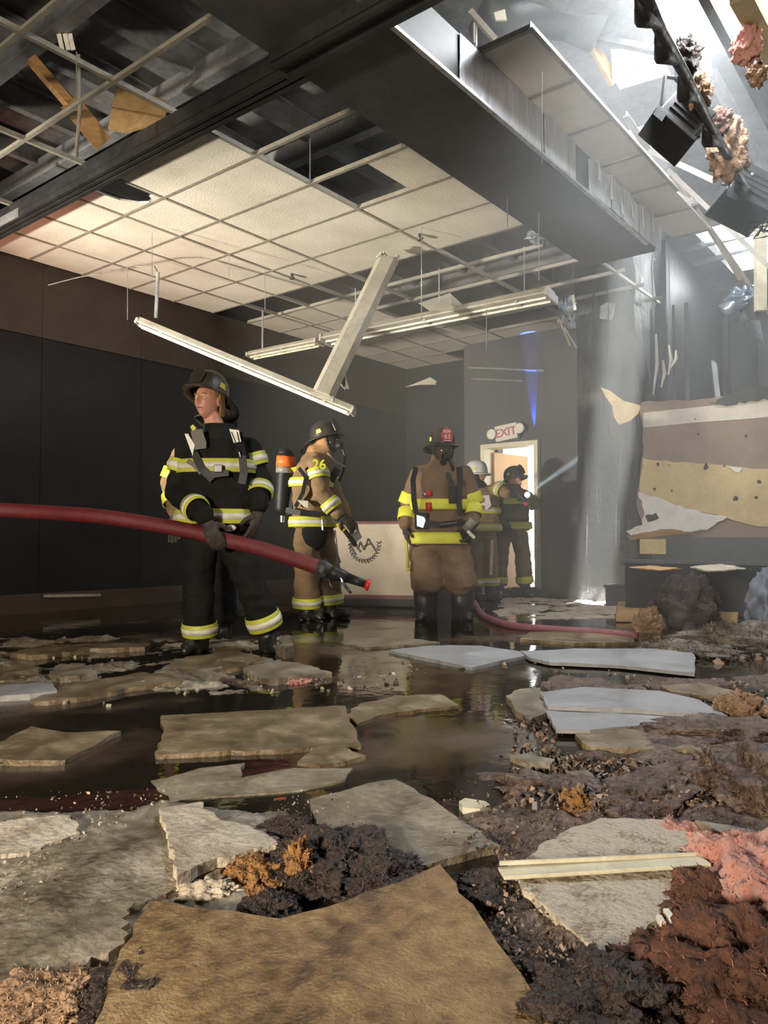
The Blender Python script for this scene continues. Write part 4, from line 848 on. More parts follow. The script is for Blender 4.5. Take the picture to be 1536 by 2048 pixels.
crumbs('stage_rubble', 'loose rubble at the foot of the stage steps', 600, (1230, 1215, 2100, 1330), 'crumb_dark', 0.01, 0.04, -0.3)
# low banks of silt rising out of the water
def silt(name, label, area, mat, hmax, seed, thr):
    nx, ny = 150, 110; vs = []; fs = []
    c = [atz(area[0], area[3], 0), atz(area[2], area[3], 0), atz(area[2], area[1], 0), atz(area[0], area[1], 0)]
    for j in range(ny + 1):
        for i in range(nx + 1):
            u, v = i / nx, (j / ny) ** 1.6
            p = c[0].lerp(c[1], u).lerp(c[3].lerp(c[2], u), v)
            e = min(1, 6 * u, 6 * (1 - u), 6 * v, 6 * (1 - v))
            h = (noise.fractal(Vector((p.x, p.y, seed)) * 2.6, 0.62, 2.15, 8) - thr) * e + (e - 1) * .6
            p.z = max(-0.004, min(1, h) * hmax); vs.append(p)
    for j in range(ny):
        for i in range(nx): a = j * (nx + 1) + i; fs.append((a, a + 1, a + nx + 2, a + nx + 1))
    o = MB().add(vs, fs).build(name, mat, smooth=True); tag(o, label, 'debris', kind='stuff'); return o
silt('grey_silt', 'grey wet silt over the left foreground floor', (-250, 1600, 640, 2150), 'sludge', 0.03, 1.0, -0.45)
silt('red_silt', 'reddish wet silt over the right foreground floor', (860, 1520, 1800, 2150), 'red_sludge', 0.035, 5.0, -0.35)
silt('brown_silt', 'brown silt banks on the right middle floor', (980, 1340, 2300, 1560), 'red_sludge', 0.04, 9.0, -0.05)
silt('far_silt', 'muddy banks in front of the left wall', (-250, 1265, 700, 1410), 'sludge', 0.05, 13.0, 0.1)
silt('sun_pale_silt', 'rubble coloured pale as if sunlit in front of the pier', (960, 1192, 1300, 1246), 'plaster', 0.03, 17.0, -0.15)  # pale material brightens the sun patch on the floor through its colour

# ================================================================== PEOPLE
ROTP = AZ - math.pi / 2
def head_shape(c, R, sc=1.0, nu=72, nv=56):
    g = lambda x, s: math.exp(-(x / s) ** 2)
    vs = []
    for j in range(nv + 1):
        ph = math.pi * j / nv - math.pi / 2
        for i in range(nu):
            t = 2 * math.pi * i / nu
            x = math.cos(ph) * math.sin(t); y = -math.cos(ph) * math.cos(t); z = math.sin(ph)
            X, Y, Z = x * 0.078, y * 0.100, z * 0.122
            if z < 0: X *= 1 - 0.30 * (-z) ** 1.5; Y = Y * (1 - 0.22 * (-z) ** 2) - 0.012 * (-z) ** 1.5
            if Y < 0:
                f = min(1, -Y / 0.05)
                Y -= f * (0.030 * g(X, 0.012) * g(Z + 0.018, 0.020) + 0.016 * g(X, 0.009) * g(Z - 0.006, 0.022))     # nose
                Y += f * 0.013 * (g(X - 0.033, 0.016) + g(X + 0.033, 0.016)) * g(Z - 0.014, 0.012)               # eye sockets
                Y -= f * 0.006 * g(abs(X) - 0.032, 0.022) * g(Z - 0.034, 0.009)                                     # brows
                Y -= f * 0.008 * g(X, 0.022) * (g(Z + 0.054, 0.006) + g(Z + 0.066, 0.007))                            # lips
                Y += f * 0.004 * g(X, 0.022) * g(Z + 0.060, 0.003)
                Y -= f * 0.010 * g(X, 0.020) * g(Z + 0.096, 0.014)                                                    # chin
                Y -= f * 0.004 * g(abs(X) - 0.045, 0.02) * g(Z + 0.02, 0.022)                                        # cheeks
            vs.append(c + R @ (Vector((X, Y, Z)) * sc))
    fs = []
    for j in range(nv):
        for i in range(nu): fs.append((j * nu + i, j * nu + (i + 1) % nu, (j + 1) * nu + (i + 1) % nu, (j + 1) * nu + i))
    return vs, fs
def hand(name, parent, w, d, pn, curl, mat, side=1, s=1.0):
    d = Vector(d).normalized(); pn = Vector(pn); pn = (pn - d * pn.dot(d)).normalized(); lat = d.cross(pn) * side
    w = Vector(w); mb = MB()
    R = Matrix((lat, d, pn)).transposed()
    mb.ball(w + d * 0.052 * s, (0.047 * s, 0.060 * s, 0.026 * s), 16, 10, R)
    mb.cap(w - d * 0.03 * s, w + d * 0.03 * s, 0.036 * s, 0.034 * s)
    for k, (o, L) in enumerate(((-0.036, 0.062), (-0.012, 0.080), (0.012, 0.084), (0.036, 0.076))):
        p = w + d * 0.096 * s + lat * o * s; a = 0.25 * curl
        for q, fr in enumerate((0.45, 0.32, 0.23)):
            a2 = a + curl * (0.5 + 0.55 * q) ; dd = d * math.cos(a2) + pn * math.sin(a2)
            e = p + dd * L * fr * 1.25 * s; mb.cap(p, e, (0.0135 - 0.0012 * q) * s, (0.0125 - 0.0012 * q) * s, 8); p = e
    p = w + d * 0.03 * s + lat * 0.042 * s
    dd = (d * 0.6 + lat * 0.65 + pn * 0.45).normalized(); e = p + dd * 0.045 * s; mb.cap(p, e, 0.017 * s, 0.014 * s, 8)
    dd = (d * 0.8 + lat * (0.4 - 0.5 * curl) + pn * (0.4 + 0.4 * curl)).normalized(); mb.cap(e, e + dd * 0.035 * s, 0.014 * s, 0.012 * s, 8)
    return meshobj(name, remesh(mb, 0.0055, 2), mat, parent)
def helmet(parent, c, R, mat, tag_mat='lime', shield=None, scale=1.0, eagle=True):
    h = bpy.data.objects.new('helmet', None)
    n = 40; vs = []; fs = []; rows = []
    def pt(x, y, z): return c + R @ (Vector((x, y, z)) * scale)
    prof = [(1.0, 0.0), (1.0, 0.035), (0.96, 0.075), (0.86, 0.11), (0.68, 0.138), (0.42, 0.155), (0.15, 0.162), (0.02, 0.163)]
    mb = MB()
    for (k, z) in prof:
        for i in range(n):
            t = 2 * math.pi * i / n; rid = 1 + 0.018 * max(0, math.cos(8 * t)) ** 6
            vs.append(pt(0.112 * k * math.sin(t) * rid, -0.140 * k * math.cos(t) * rid, z))
    m_ = len(prof)
    for j in range(m_ - 1):
        for i in range(n): fs.append((j * n + i, j * n + (i + 1) % n, (j + 1) * n + (i + 1) % n, (j + 1) * n + i))
    fs.append(tuple(range((m_ - 1) * n, m_ * n)))
    mb.add(vs, fs); dome = mb.build('helmet', mat, parent, smooth=True)
    vs = []; fs = []
    for (k, dz) in ((0.0, 0.0), (0.5, -0.008), (1.0, -0.02), (1.02, -0.028), (0.5, -0.02), (0.0, -0.014)):
        for i in range(n):
            t = 2 * math.pi * i / n; back = max(0, -math.cos(t)) ** 2; front = max(0, math.cos(t)) ** 3
            e = 0.038 + 0.085 * back + 0.02 * front
            vs.append(pt((0.112 + e * k) * math.sin(t), -(0.140 + e * k) * math.cos(t), 0.008 + dz - 0.05 * back * k))
    for j in range(6):
        for i in range(n): fs.append((j * n + i, j * n + (i + 1) % n, ((j + 1) % 6) * n + (i + 1) % n, ((j + 1) % 6) * n + i))
    MB().add(vs, fs).build('brim', mat, dome, smooth=True)
    for s_ in (-1, 1):
        MB().prism([pt(s_ * 0.113, -0.02 + dy, z) for dy, z in ((-0.03, 0.03), (0.03, 0.03), (0.02, 0.065), (-0.02, 0.065))], R @ Vector((s_ * 0.004, 0, 0))).build('reflective_tag', tag_mat, dome)
    if shield:
        sm, num = shield
        P = [pt(x, y, z) for x, y, z in ((-0.045, -0.150, 0.02), (0.045, -0.150, 0.02), (0.055, -0.140, 0.085), (0.03, -0.128, 0.135), (0, -0.124, 0.15), (-0.03, -0.128, 0.135), (-0.055, -0.140, 0.085))]
        MB().prism(P, R @ Vector((0, -0.006, 0))).build('front_shield', sm, dome)
        if num:
            q = R.to_4x4() @ Matrix.Rotation(math.radians(-10), 4, 'X') @ Matrix.Rotation(math.radians(90), 4, 'X')
            text_mesh('shield_number', num, 0.062, 'silver', dome, pt(0, -0.1555, 0.062), q.to_euler())
            for z in (0.105, 0.118): MB().bar(pt(-0.035, -0.152 + (z - .06) * .2, z), pt(0.035, -0.152 + (z - .06) * .2, z), 0.004, 0.006).build('shield_line', 'silver', dome)
            MB().bar(pt(-0.03, -0.158, 0.028), pt(0.03, -0.158, 0.028), 0.004, 0.008).build('shield_line', 'silver', dome)
    return dome
def interp(spine, z):
    for a, b in zip(spine, spine[1:]):
        if a[2] <= z <= b[2]:
            t = (z - a[2]) / (b[2] - a[2]); return tuple(a[k] + (b[k] - a[k]) * t for k in range(6))
    return spine[0] if z < spine[0][2] else spine[-1]
def firefighter(label, x0, y0, j, spine, o):
    P0 = atz(x0, y0, 0.0); d0 = (P0 - EYE).dot(CF); Rinv = Matrix.Rotation(-ROTP, 3, 'Z')
    root = thing('person', label, 'firefighter', P0, ROTP)
    def L(px, py, dy=0.0): return Rinv @ (atd(px, py, d0 + dy) - P0)
    J = {k: L(*v) for k, v in j.items()}
    sp = []
    for (px, py, dy, a, b) in spine:
        p = L(px, py, dy); sp.append((p.x, p.y, p.z, a, b, o.get('tyaw', 0)))
    sc = o.get('limb', 1.0); seed = x0 * 0.37
    Rh = Matrix.Rotation(o['yaw'], 3, 'Z') @ Matrix.Rotation(o.get('pitch', 0), 3, 'X') @ Matrix.Rotation(o.get('roll', 0), 3, 'Y')
    hc = J['head']
    # body, one continuous figure
    mb = MB(); v, f = head_shape(hc, Rh); mb.add(v, f)
    top, bot = sp[-1], sp[0]
    ntop = Vector(top[:3])
    mb.cap(hc - UP * 0.06 + Rh @ Vector((0, 0.02, 0)), ntop - UP * 0.04, 0.056, 0.066)
    mb.loft([(s_[0], s_[1], s_[2], s_[3] * 0.72, s_[4] * 0.72, s_[5]) for s_ in sp])
    for s_ in 'LR':
        mb.cap(J['sh' + s_], J['el' + s_], 0.055, 0.045); mb.cap(J['el' + s_], J['wr' + s_], 0.043, 0.032)
        mb.cap(J['sh' + s_], Vector(sp[-2][:3]), 0.05, 0.07)
        mb.cap(Vector(bot[:3]) + UP * 0.08, J['hip' + s_], 0.11, 0.085); mb.cap(J['hip' + s_], J['kn' + s_], 0.08, 0.06); mb.cap(J['kn' + s_], J['an' + s_], 0.055, 0.045)
    meshobj('body', remesh(mb, o.get('vox', 0.011), o.get('bsm', 2)), 'skin', root)
    # coat
    mb = MB(); mb.loft(sp)
    ra, rb, rc = 0.088 * sc, 0.078 * sc, 0.066 * sc
    for s_ in 'LR':
        mb.cap(J['sh' + s_], J['el' + s_], ra, rb); mb.cap(J['el' + s_], J['wr' + s_], rb, rc)
        mb.cap(J['sh' + s_], Vector(sp[-2][:3]), ra * 0.95, ra)
    coat = meshobj('coat', remesh(mb, 0.014, 4, o.get('wr', 0.02), 6.0, seed, (1, 1, 1.7)), o['coat'], root)
    # trousers
    mb = MB(); r1, r2, r3 = o.get('leg', (0.118, 0.108, 0.1))
    for s_ in 'LR':
        mb.cap(Vector(bot[:3]) + UP * 0.05, J['hip' + s_], 0.14, r1); mb.cap(J['hip' + s_], J['kn' + s_], r1, r2); mb.tube([J['kn' + s_], J['kn' + s_].lerp(J['an' + s_], .5), J['an' + s_]], [r2, (r2 + r3) / 2, r3], 20)
    meshobj('trousers', remesh(mb, 0.014, 4, o.get('wr', 0.022), 6.0, seed + 5, (1, 1, 1.7)), o['trousers'], root)
    # boots
    for s_ in 'LR':
        an = J['an' + s_]; toe = Vector(o.get('toe' + s_, (0, -1, 0))).normalized(); g = Vector((an.x, an.y, 0))
        if o.get('bootz'): g.z = o['bootz'].get(s_, 0)
        mb = MB(); bt = o.get('boot_top', 0.12)
        mb.tube([Vector((an.x, an.y, an.z + bt)), Vector((an.x, an.y, g.z + 0.11)), g + UP * 0.012], [0.08, 0.068, 0.06], 16)
        mb.cap(g + UP * 0.05 - toe * 0.03, g + UP * 0.05 + toe * 0.16, 0.052, 0.046)
        mb.box(g + UP * 0.012 + toe * 0.06, (0.09, 0.09, 0.024)); mb.cap(g + UP * 0.03 - toe * 0.05, g + UP * 0.03 + toe * 0.19, 0.03, 0.03)
        meshobj('boot', remesh(mb, 0.011, 2), 'boot', root)
    # gloves
    for s_ in 'LR':
        hd_ = o['hand' + s_]
        hand('glove', root, J['wr' + s_] + (Vector(hd_[0]).normalized()) * 0.05, hd_[0], hd_[1], hd_[2], o.get('glove', 'glove'), 1 if s_ == 'L' else -1, 1.12)
    # reflective trim
    lime = o.get('lime', 'lime')
    def tband(py, hw, off=0.024):
        zc = L(x0, py).z
        def ring(z, e): q = interp(sp, z); return (q[0], q[1], z, q[3] + e, q[4] + e, q[5])
        b = MB().loft([ring(zc - hw, off - .004), ring(zc - hw * .9, off), ring(zc, off), ring(zc + hw * .9, off), ring(zc + hw, off - .004)], 40, caps=False).build('reflective_band', lime, root, smooth=True)
        b.modifiers.new('solid', 'SOLIDIFY').thickness = 0.006
        if o.get('stripe', True):
            s2 = MB().loft([ring(zc - hw * .42, off + .005), ring(zc + hw * .42, off + .005)], 40, caps=False).build('silver_stripe', 'silver', b, smooth=True)
            s2.modifiers.new('solid', 'SOLIDIFY').thickness = 0.004
    def lband(a, b_, t, hw, ra_, rb_, off=0.018):
        a = J[a]; b_ = J[b_]; d = (b_ - a); ln = d.length; d.normalize(); c_ = a + d * ln * t; r = ra_ + (rb_ - ra_) * t + off
        q = MB().tube([c_ - d * hw, c_ - d * hw * .9, c_ + d * hw * .9, c_ + d * hw], [r - .004, r, r, r - .004], 24, caps=False).build('reflective_band', lime, root, smooth=True)
        q.modifiers.new('solid', 'SOLIDIFY').thickness = 0.006
        if o.get('stripe', True):
            s2 = MB().tube([c_ - d * hw * .42, c_ + d * hw * .42], [r + .005] * 2, 24, caps=False).build('silver_stripe', 'silver', q, smooth=True)
            s2.modifiers.new('solid', 'SOLIDIFY').thickness = 0.004
    for args in o.get('tb', []): tband(*args)
    for (lim, t, hw) in o.get('lb', []):
        a, b_ = lim.split('-')
        if a[:2] == 'sh': q = (ra, rb)
        elif a[:2] == 'el': q = (rb, rc)
        else: q = (r2, r3)
        lband(a, b_, t, hw, *q)
    # head gear
    hp = hc + Rh @ Vector((0, 0.006, o.get('hz', 0.035)))
    Rt = Rh @ Matrix.Rotation(o.get('htilt', 0), 3, 'X')
    helmet(root, hp, Rt, o['helmet'], o.get('htag', 'lime'), o.get('shield'), 1.05)
    if o.get('hood'):
        mb = MB(); mb.ball(hc + Rh @ Vector((0, 0.02, -0.005)), (0.092, 0.105, 0.132), 28, 18, Rh); mb.cap(hc + Rh @ Vector((0, 0.02, -.06)), ntop - UP * .03, 0.085, 0.12)
        meshobj('hood', remesh(mb, 0.012, 3, 0.006, 9, seed), o['hood'], root)
    if o.get('collar'):
        mb = MB(); zt = ntop.z
        mb.loft([(ntop.x, ntop.y, zt - 0.06, 0.13, 0.12, 0), (ntop.x, ntop.y, zt + 0.0, 0.105, 0.105, 0), (ntop.x, ntop.y, zt + o['collar'], 0.10, 0.10, 0), (ntop.x, ntop.y, zt + o['collar'], 0.085, 0.085, 0), (ntop.x, ntop.y, zt - 0.03, 0.085, 0.085, 0)], 28, caps=False)
        mb.build('collar', o.get('collar_mat', o['coat']), root, smooth=True)
    if o.get('mask'):
        mc = hc + Rh @ Vector((0, -0.070, -0.018))
        mk = MB().ball(mc, (0.084, 0.062, 0.100), 24, 16, Rh).build('face_mask', o['mask'], root, smooth=True)
        ring = [mc + Rh @ Vector((0.089 * math.sin(t * math.pi / 12), 0.008, 0.106 * math.cos(t * math.pi / 12))) for t in range(25)]
        MB().tube(ring, 0.011, 8, caps=False).build('mask_frame', 'rubber', mk, smooth=True)
        MB().tube([mc + Rh @ Vector((0, -0.03, -0.055)), mc + Rh @ Vector((0, -0.085, -0.065)), mc + Rh @ Vector((0, -0.10, -0.068))], [0.042, 0.038, 0.03], 14).build('regulator', 'black', mk, smooth=True)
        MB().tube([mc + Rh @ Vector((0.02, -0.08, -0.075)), mc + Rh @ Vector((0.06, -0.07, -0.16)), mc + Rh @ Vector((0.10, 0.0, -0.28)), mc + Rh @ Vector((0.12, 0.08, -0.36))], 0.014, 8).build('breathing_hose', 'rubber', mk, smooth=True)
    return root, L, J, Rh, sp
def strap(root, pts, w=0.045, mat='black', name='harness_strap', th=0.012, up=(0, -1, 0)):
    mb = MB()
    for a, b in zip(pts, pts[1:]): mb.bar(a, b + (b - a).normalized() * 0.008, w, th, up)
    return mb.build(name, mat, root)
def air_tank(root, a, b, r=0.085, band=None):
    t = MB().cap(a, b, r, r, 18).build('air_tank', 'black', root, smooth=True)
    d = (Vector(b) - Vector(a)).normalized()
    if band:
        MB().tube([a + d * (-0.01), a + d * 0.09], r + .006, 18).build('orange_band', band, t, smooth=True)
        MB().tube([a + d * 0.09, a + d * 0.15], r + .005, 18).build('pale_band', 'patch_grey' if band == 'black' else 'rail', t, smooth=True)
    MB().tube([b, b + d * 0.14], [0.03, 0.022], 10).build('valve', 'chrome', t)
    return t

# ---- firefighter holding the red hose
J1 = dict(head=(416, 803, -.03), shL=(377, 900, 0), shR=(497, 898, .03), elL=(352, 985, -.02), wrL=(408, 1030, -.36), elR=(520, 965, .03), wrR=(517, 1014, -.12),
          hipL=(398, 1085, 0), knL=(397, 1180, -.04), anL=(400, 1270, 0), hipR=(470, 1085, 0), knR=(506, 1178, -.05), anR=(535, 1262, .02))
S1 = [(433, 1064, 0, .27, .20), (432, 1010, 0, .245, .18), (434, 960, 0, .25, .18), (436, 915, 0, .245, .165), (438, 890, 0, .19, .13), (440, 866, 0, .10, .095)]
p1, L1, JJ1, R1, sp1 = firefighter('firefighter in black coat without mask, holding the red hose', 440, 1303, J1, S1,
    dict(yaw=math.radians(-24), pitch=math.radians(-2), coat='coat_black', trousers='coat_black', vox=0.0052, bsm=1, helmet='helmet_black', hz=0.042, htilt=math.radians(-14), shield=('helmet_black', None), collar=0.055, collar_mat='hood_black',
         handL=((0.45, 0.05, -1), (0, 1, 0), 0.6), handR=((-0.15, -0.25, -1), (-0.7, 0.3, -0.1), 0.55), toeL=(-0.3, -1, 0), toeR=(0.55, -1, 0),
         tb=[(935, .046), (1034, .05)], lb=[('shL-elL', .40, .045), ('elL-wrL', .70, .045), ('shR-elR', .36, .045), ('elR-wrR', .36, .042), ('knL-anL', .85, .046), ('knR-anR', .74, .052)]))
hc = JJ1['head']
for s_ in (-1, 1):
    e = MB().ball(hc + R1 @ Vector((s_ * 0.033, -0.080, 0.014)), 0.0125, 12, 8).build('eye', 'eye_white', p1, smooth=True)
    MB().ball(hc + R1 @ Vector((s_ * 0.034, -0.0895, 0.014)), (0.005, 0.004, 0.005), 8, 6, R1).build('iris', 'ink', e, smooth=True)
    MB().tube([hc + R1 @ Vector((s_ * 0.016, -0.102, 0.031)), hc + R1 @ Vector((s_ * 0.034, -0.099, 0.037)), hc + R1 @ Vector((s_ * 0.05, -0.085, 0.031))], [0.003, 0.0042, 0.002], 6).build('eyebrow', 'hair', p1)
    er = MB().ball(hc + R1 @ Vector((s_ * 0.079, 0.012, -0.004)), (0.010, 0.020, 0.033), 14, 10, R1).build('ear', 'skin', p1, smooth=True)
    MB().ball(hc + R1 @ Vector((s_ * 0.087, 0.010, -0.004)), (0.004, 0.009, 0.018), 10, 8, R1).build('ear_hollow', 'lip', er, smooth=True)
    MB().ball(hc + R1 @ Vector((s_ * 0.066, 0.012, 0.045)), (0.018, 0.05, 0.035), 14, 8, R1).build('hair', 'hair', p1, smooth=True)
MB().tube([hc + R1 @ Vector((-0.020, -0.100, -0.060)), hc + R1 @ Vector((0, -0.109, -0.0585)), hc + R1 @ Vector((0.020, -0.100, -0.060))], [0.002, 0.0055, 0.002], 8).build('mouth', 'lip', p1, smooth=True)
MB().ball(hc + R1 @ Vector((0, 0.06, 0.0)), (0.066, 0.055, 0.08), 18, 12, R1).build('hair', 'hair', p1, smooth=True)
strap(p1, [hc + R1 @ Vector((0.088, 0.03, 0.05)), hc + R1 @ Vector((0.085, 0.05, -0.04)), hc + R1 @ Vector((0.07, 0.06, -0.09))], 0.05, 'wood', 'ear_flap', 0.012, R1 @ Vector((1, 0, 0)))
strap(p1, [L1(372, 868, -.12), L1(388, 905, -.19), L1(404, 938, -.21), L1(424, 958, -.22)], .05)
strap(p1, [L1(478, 866, -.12), L1(484, 910, -.19), L1(488, 945, -.20), L1(484, 965, -.2)], .05)
strap(p1, [L1(408, 947, -.225), L1(430, 949, -.225), L1(455, 946, -.225)], .04)
MB().bar(L1(428, 937, -.235), L1(445, 937, -.235), 0.05, 0.018, (0, -1, 0)).build('chest_buckle', 'dark_metal', p1, bevel=0.004)
MB().prism([L1(x, y, -.19) for x, y in ((382, 862), (404, 858), (413, 884), (413, 897), (390, 900))], (0, -.012, 0)).build('shoulder_patch', 'patch_grey', p1)
MB().prism([L1(x, y, -.2) for x, y in ((370, 868), (377, 868), (390, 890), (386, 912), (380, 895))], (0, -.012, 0)).build('strap_reflector', 'silver', p1)
MB().prism([L1(x, y, -.205) for x, y in ((459, 858), (478, 861), (483, 884), (468, 886))], (0, -.012, 0)).build('strap_reflector', 'silver', p1)
strap(p1, [L1(463, 864, -.222), L1(470, 882, -.222)], .006, 'ink', 'reflector_mark', .004); strap(p1, [L1(474, 864, -.222), L1(478, 882, -.222)], .006, 'ink', 'reflector_mark', .004)
MB().tube([L1(470, 900, -.21), L1(477, 905, -.22), L1(480, 915, -.21)], 0.008, 8).build('pressure_gauge', 'chrome', p1)
MB().prism([L1(x, y, -.1) for x, y in ((384, 856), (389, 851), (396, 858), (390, 866))], (0, -.05, 0)).build('shoulder_tag', 'lime', p1)
strap(p1, [L1(375, 922, -.19), L1(388, 930, -.2), L1(402, 945, -.21)], .03, 'patch_grey', 'strap_webbing')
MB().ball(L1(462, 1056, -.22), (0.035, 0.02, 0.022), 12, 8).build('belt_buckle', 'silver', p1, smooth=True)
air_tank(p1, L1(436, 990, .24), L1(436, 880, .24), .085)

# ---- second firefighter behind him, only an arm in view
J6 = dict(head=(430, 842, 0), shL=(364, 912, .02), shR=(480, 912, .05), elL=(342, 965, 0), wrL=(350, 1020, -.12), elR=(500, 965, .05), wrR=(490, 1020, 0), hipL=(395, 1090, 0), knL=(395, 1180, 0), anL=(395, 1245, 0), hipR=(445, 1090, 0), knR=(447, 1180, 0), anR=(447, 1245, 0))
S6 = [(418, 1062, 0, .25, .18), (418, 1000, 0, .23, .17), (418, 940, 0, .235, .17), (418, 905, 0, .2, .14), (420, 882, 0, .10, .095)]
firefighter('firefighter in tan coat hidden behind the man in black', 418, 1274, J6, S6,
    dict(yaw=0, coat='coat_tan', trousers='coat_black', helmet='helmet_black', vox=0.013, handL=((0.1, -0.2, -1), (0, -1, 0), .4), handR=((0, -0.2, -1), (0, -1, 0), .4), lime='lime_bright', stripe=False, hood='hood_black',
         tb=[(1040, .04)], lb=[('shL-elL', .72, .045), ('elL-wrL', .62, .045)]))

# ---- firefighter 26 in profile
J2 = dict(head=(652, 884, 0), shL=(640, 928, .16), shR=(633, 932, -.17), elL=(668, 985, .16), wrL=(690, 1030, .02), elR=(643, 985, -.24), wrR=(674, 1024, -.24),
          hipL=(642, 1070, .1), knL=(655, 1140, .1), anL=(660, 1206, .12), hipR=(615, 1070, -.1), knR=(614, 1145, -.12), anR=(613, 1214, -.1))
S2 = [(627, 1056, 0, .215, .24), (622, 1015, 0, .18, .21), (622, 965, 0, .19, .22), (628, 930, 0, .165, .19), (632, 915, 0, .13, .14), (636, 903, 0, .09, .09)]
p2, L2, JJ2, R2, sp2 = firefighter('firefighter in tan coat marked 26, in profile with air tank', 635, 1238, J2, S2,
    dict(yaw=math.radians(62), pitch=math.radians(-14), coat='coat_tan', trousers='coat_tan', helmet='helmet_black', htag='lime_bright', hood='hood', mask='glass_dark', limb=1.06, leg=(.135, .125, .115), hz=.04, shield=('helmet_black', None),
         handL=((0.7, 0.0, -0.7), (0, 0, -1), .7), handR=((0.75, 0.0, -0.65), (0.2, 0.6, -0.6), .7), toeL=(1, -.4, 0), toeR=(0.8, -.7, 0),
         tb=[(966, .045), (1044, .05)], lb=[('shR-elR', .34, .05), ('elR-wrR', .62, .05), ('shL-elL', .5, .05), ('knR-anR', .86, .05), ('knL-anL', .86, .05)], lime='lime_bright'))
air_tank(p2, L2(572, 915, -.03), L2(566, 1015, -.03), .085, 'orange')
MB().ball(L2(570, 906, -.03), (.07, .07, .05), 16, 10).build('tank_cap', 'black', p2, smooth=True)
MB().loft([(*L2(585, 1030, 0), .06, .12, 0), (*L2(595, 960, 0), .045, .12, 0), (*L2(600, 930, 0), .03, .1, 0)], 20).build('tank_frame', 'black', p2)
MB().prism([L2(x, y, -.1) for x, y in ((582, 936), (595, 933), (600, 947), (593, 952))], (0, -.02, 0)).build('yellow_tag', 'yellow', p2)
strap(p2, [L2(598, 936, -.24), L2(612, 955, -.27), L2(606, 985, -.27), L2(592, 1012, -.24)], .035)
strap(p2, [L2(572, 1020, -.2), L2(600, 1026, -.26), L2(640, 1030, -.27)], .05, 'black', 'waist_belt')
MB().prism([L2(x, y, -.27) for x, y in ((594, 1000), (616, 1002), (616, 1016), (608, 1014))], (0, -.008, 0)).build('hang_tag', 'silver', p2)
MB().ball(L2(628, 1068, -.17), (.135, .09, .16), 20, 12).build('thigh_pad', 'coat_black', p2, smooth=True)
q = text_mesh('sleeve_number', '26', 0.13, 'lime_bright', p2, L2(638, 930, -.31), (math.radians(88), 0, math.radians(4)), .004)
MB().tube([L2(655, 905, -.1), L2(672, 925, -.12), L2(690, 933, -.12)], [.012, .012, .01], 8).build('mask_strap', 'patch_grey', p2)
MB().box(L2(668, 950, -.12), (.07, .05, .14), Matrix.Rotation(.5, 3, 'Y')).build('radio', 'black', p2, bevel=.008)
MB().tube([L2(645, 1040, -.28), L2(646, 1060, -.28)], .012, 6).build('belt_clip', 'chrome', p2)
MB().tube([L2(670, 1060, -.2), L2(676, 1110, -.2), L2(676, 1125, -.2)], [.006, .006, .03], 8).build('lanyard', 'dark_metal', p2)

# ---- firefighter 63 facing us
J3 = dict(head=(884, 898, -.02), shL=(838, 950, 0), shR=(930, 950, 0), elL=(818, 1003, .02), wrL=(813, 1046, -.08), elR=(945, 1000, .02), wrR=(946, 1044, -.10),
          hipL=(852, 1105, 0), knL=(853, 1160, -.03), anL=(852, 1178, -.02), hipR=(908, 1105, 0), knR=(920, 1160, -.03), anR=(922, 1178, 0))
S3 = [(873, 1090, 0, .27, .22), (874, 1045, 0, .26, .205), (878, 1000, 0, .265, .20), (882, 960, 0, .255, .18), (883, 943, 0, .2, .14), (884, 922, 0, .105, .105)]
p3, L3_, JJ3, R3, sp3 = firefighter('firefighter in brown coat with helmet 63 and mask, facing us', 888, 1238, J3, S3,
    dict(yaw=math.radians(14), pitch=math.radians(3), coat='coat_brown', trousers='coat_brown', helmet='helmet_black', htag='lime_bright', shield=('exit_red', '63'), hood='hood_black', mask='lens_tint', limb=1.06, leg=(.165, .16, .15), hz=.04, boot_top=.03, collar=.05,
         handL=((0.05, -0.1, -1), (0.6, 0, 0), .8), handR=((-0.3, -0.3, -1), (-.7, 0, 0), .7), toeL=(-.35, -1, 0), toeR=(.35, -1, 0), lime='lime_bright', stripe=False,
         tb=[(1010, .05), (1076, .055)], lb=[('shL-elL', .92, .055), ('elL-wrL', .62, .055), ('shR-elR', .92, .055), ('elR-wrR', .5, .055)]))
for s_, (x, y) in (('L', (852, 1190)), ('R', (924, 1190))):
    MB().loft([(*L3_(x, 1236, 0), .105, .1, 0), (*L3_(x, 1205, 0), .115, .11, 0), (*L3_(x, 1168, 0), .13, .12, 0)], 24).build('shin_guard', 'boot', p3, smooth=True)
strap(p3, [L3_(832, 935, -.1), L3_(826, 960, -.2), L3_(828, 1000, -.24), L3_(832, 1025, -.23)], .05)
strap(p3, [L3_(918, 935, -.1), L3_(920, 965, -.2), L3_(918, 1005, -.23), L3_(920, 1030, -.23)], .05)
strap(p3, [L3_(838, 1046, -.26), L3_(880, 1050, -.27), L3_(925, 1044, -.25)], .06, 'black', 'waist_belt')
MB().bar(L3_(880, 1049, -.285), L3_(914, 1045, -.285), .012, .02, (0, -1, 0)).build('belt_plate', 'chrome', p3)
for (y0, y1) in ((982, 993), (1005, 1022)): MB().tube([L3_(857, y0, -.22), L3_(858, y1, -.225)], .03, 12).build('red_cylinder', 'red', p3, smooth=True)
MB().ball(L3_(850, 990, -.22), .025, 10, 8).build('gauge', 'chrome', p3, smooth=True)
MB().prism([L3_(x, y, -.27) for x, y in ((833, 1030), (848, 1034), (851, 1040), (846, 1056), (834, 1052))], (0, -.015, 0)).build('lit_screen', 'screen', p3)
MB().prism([L3_(x, y, -.28) for x, y in ((838, 1044), (843, 1049), (846, 1046), (848, 1054), (836, 1052))], (0, -.004, 0)).build('screen_mark', 'hose_purple', p3)
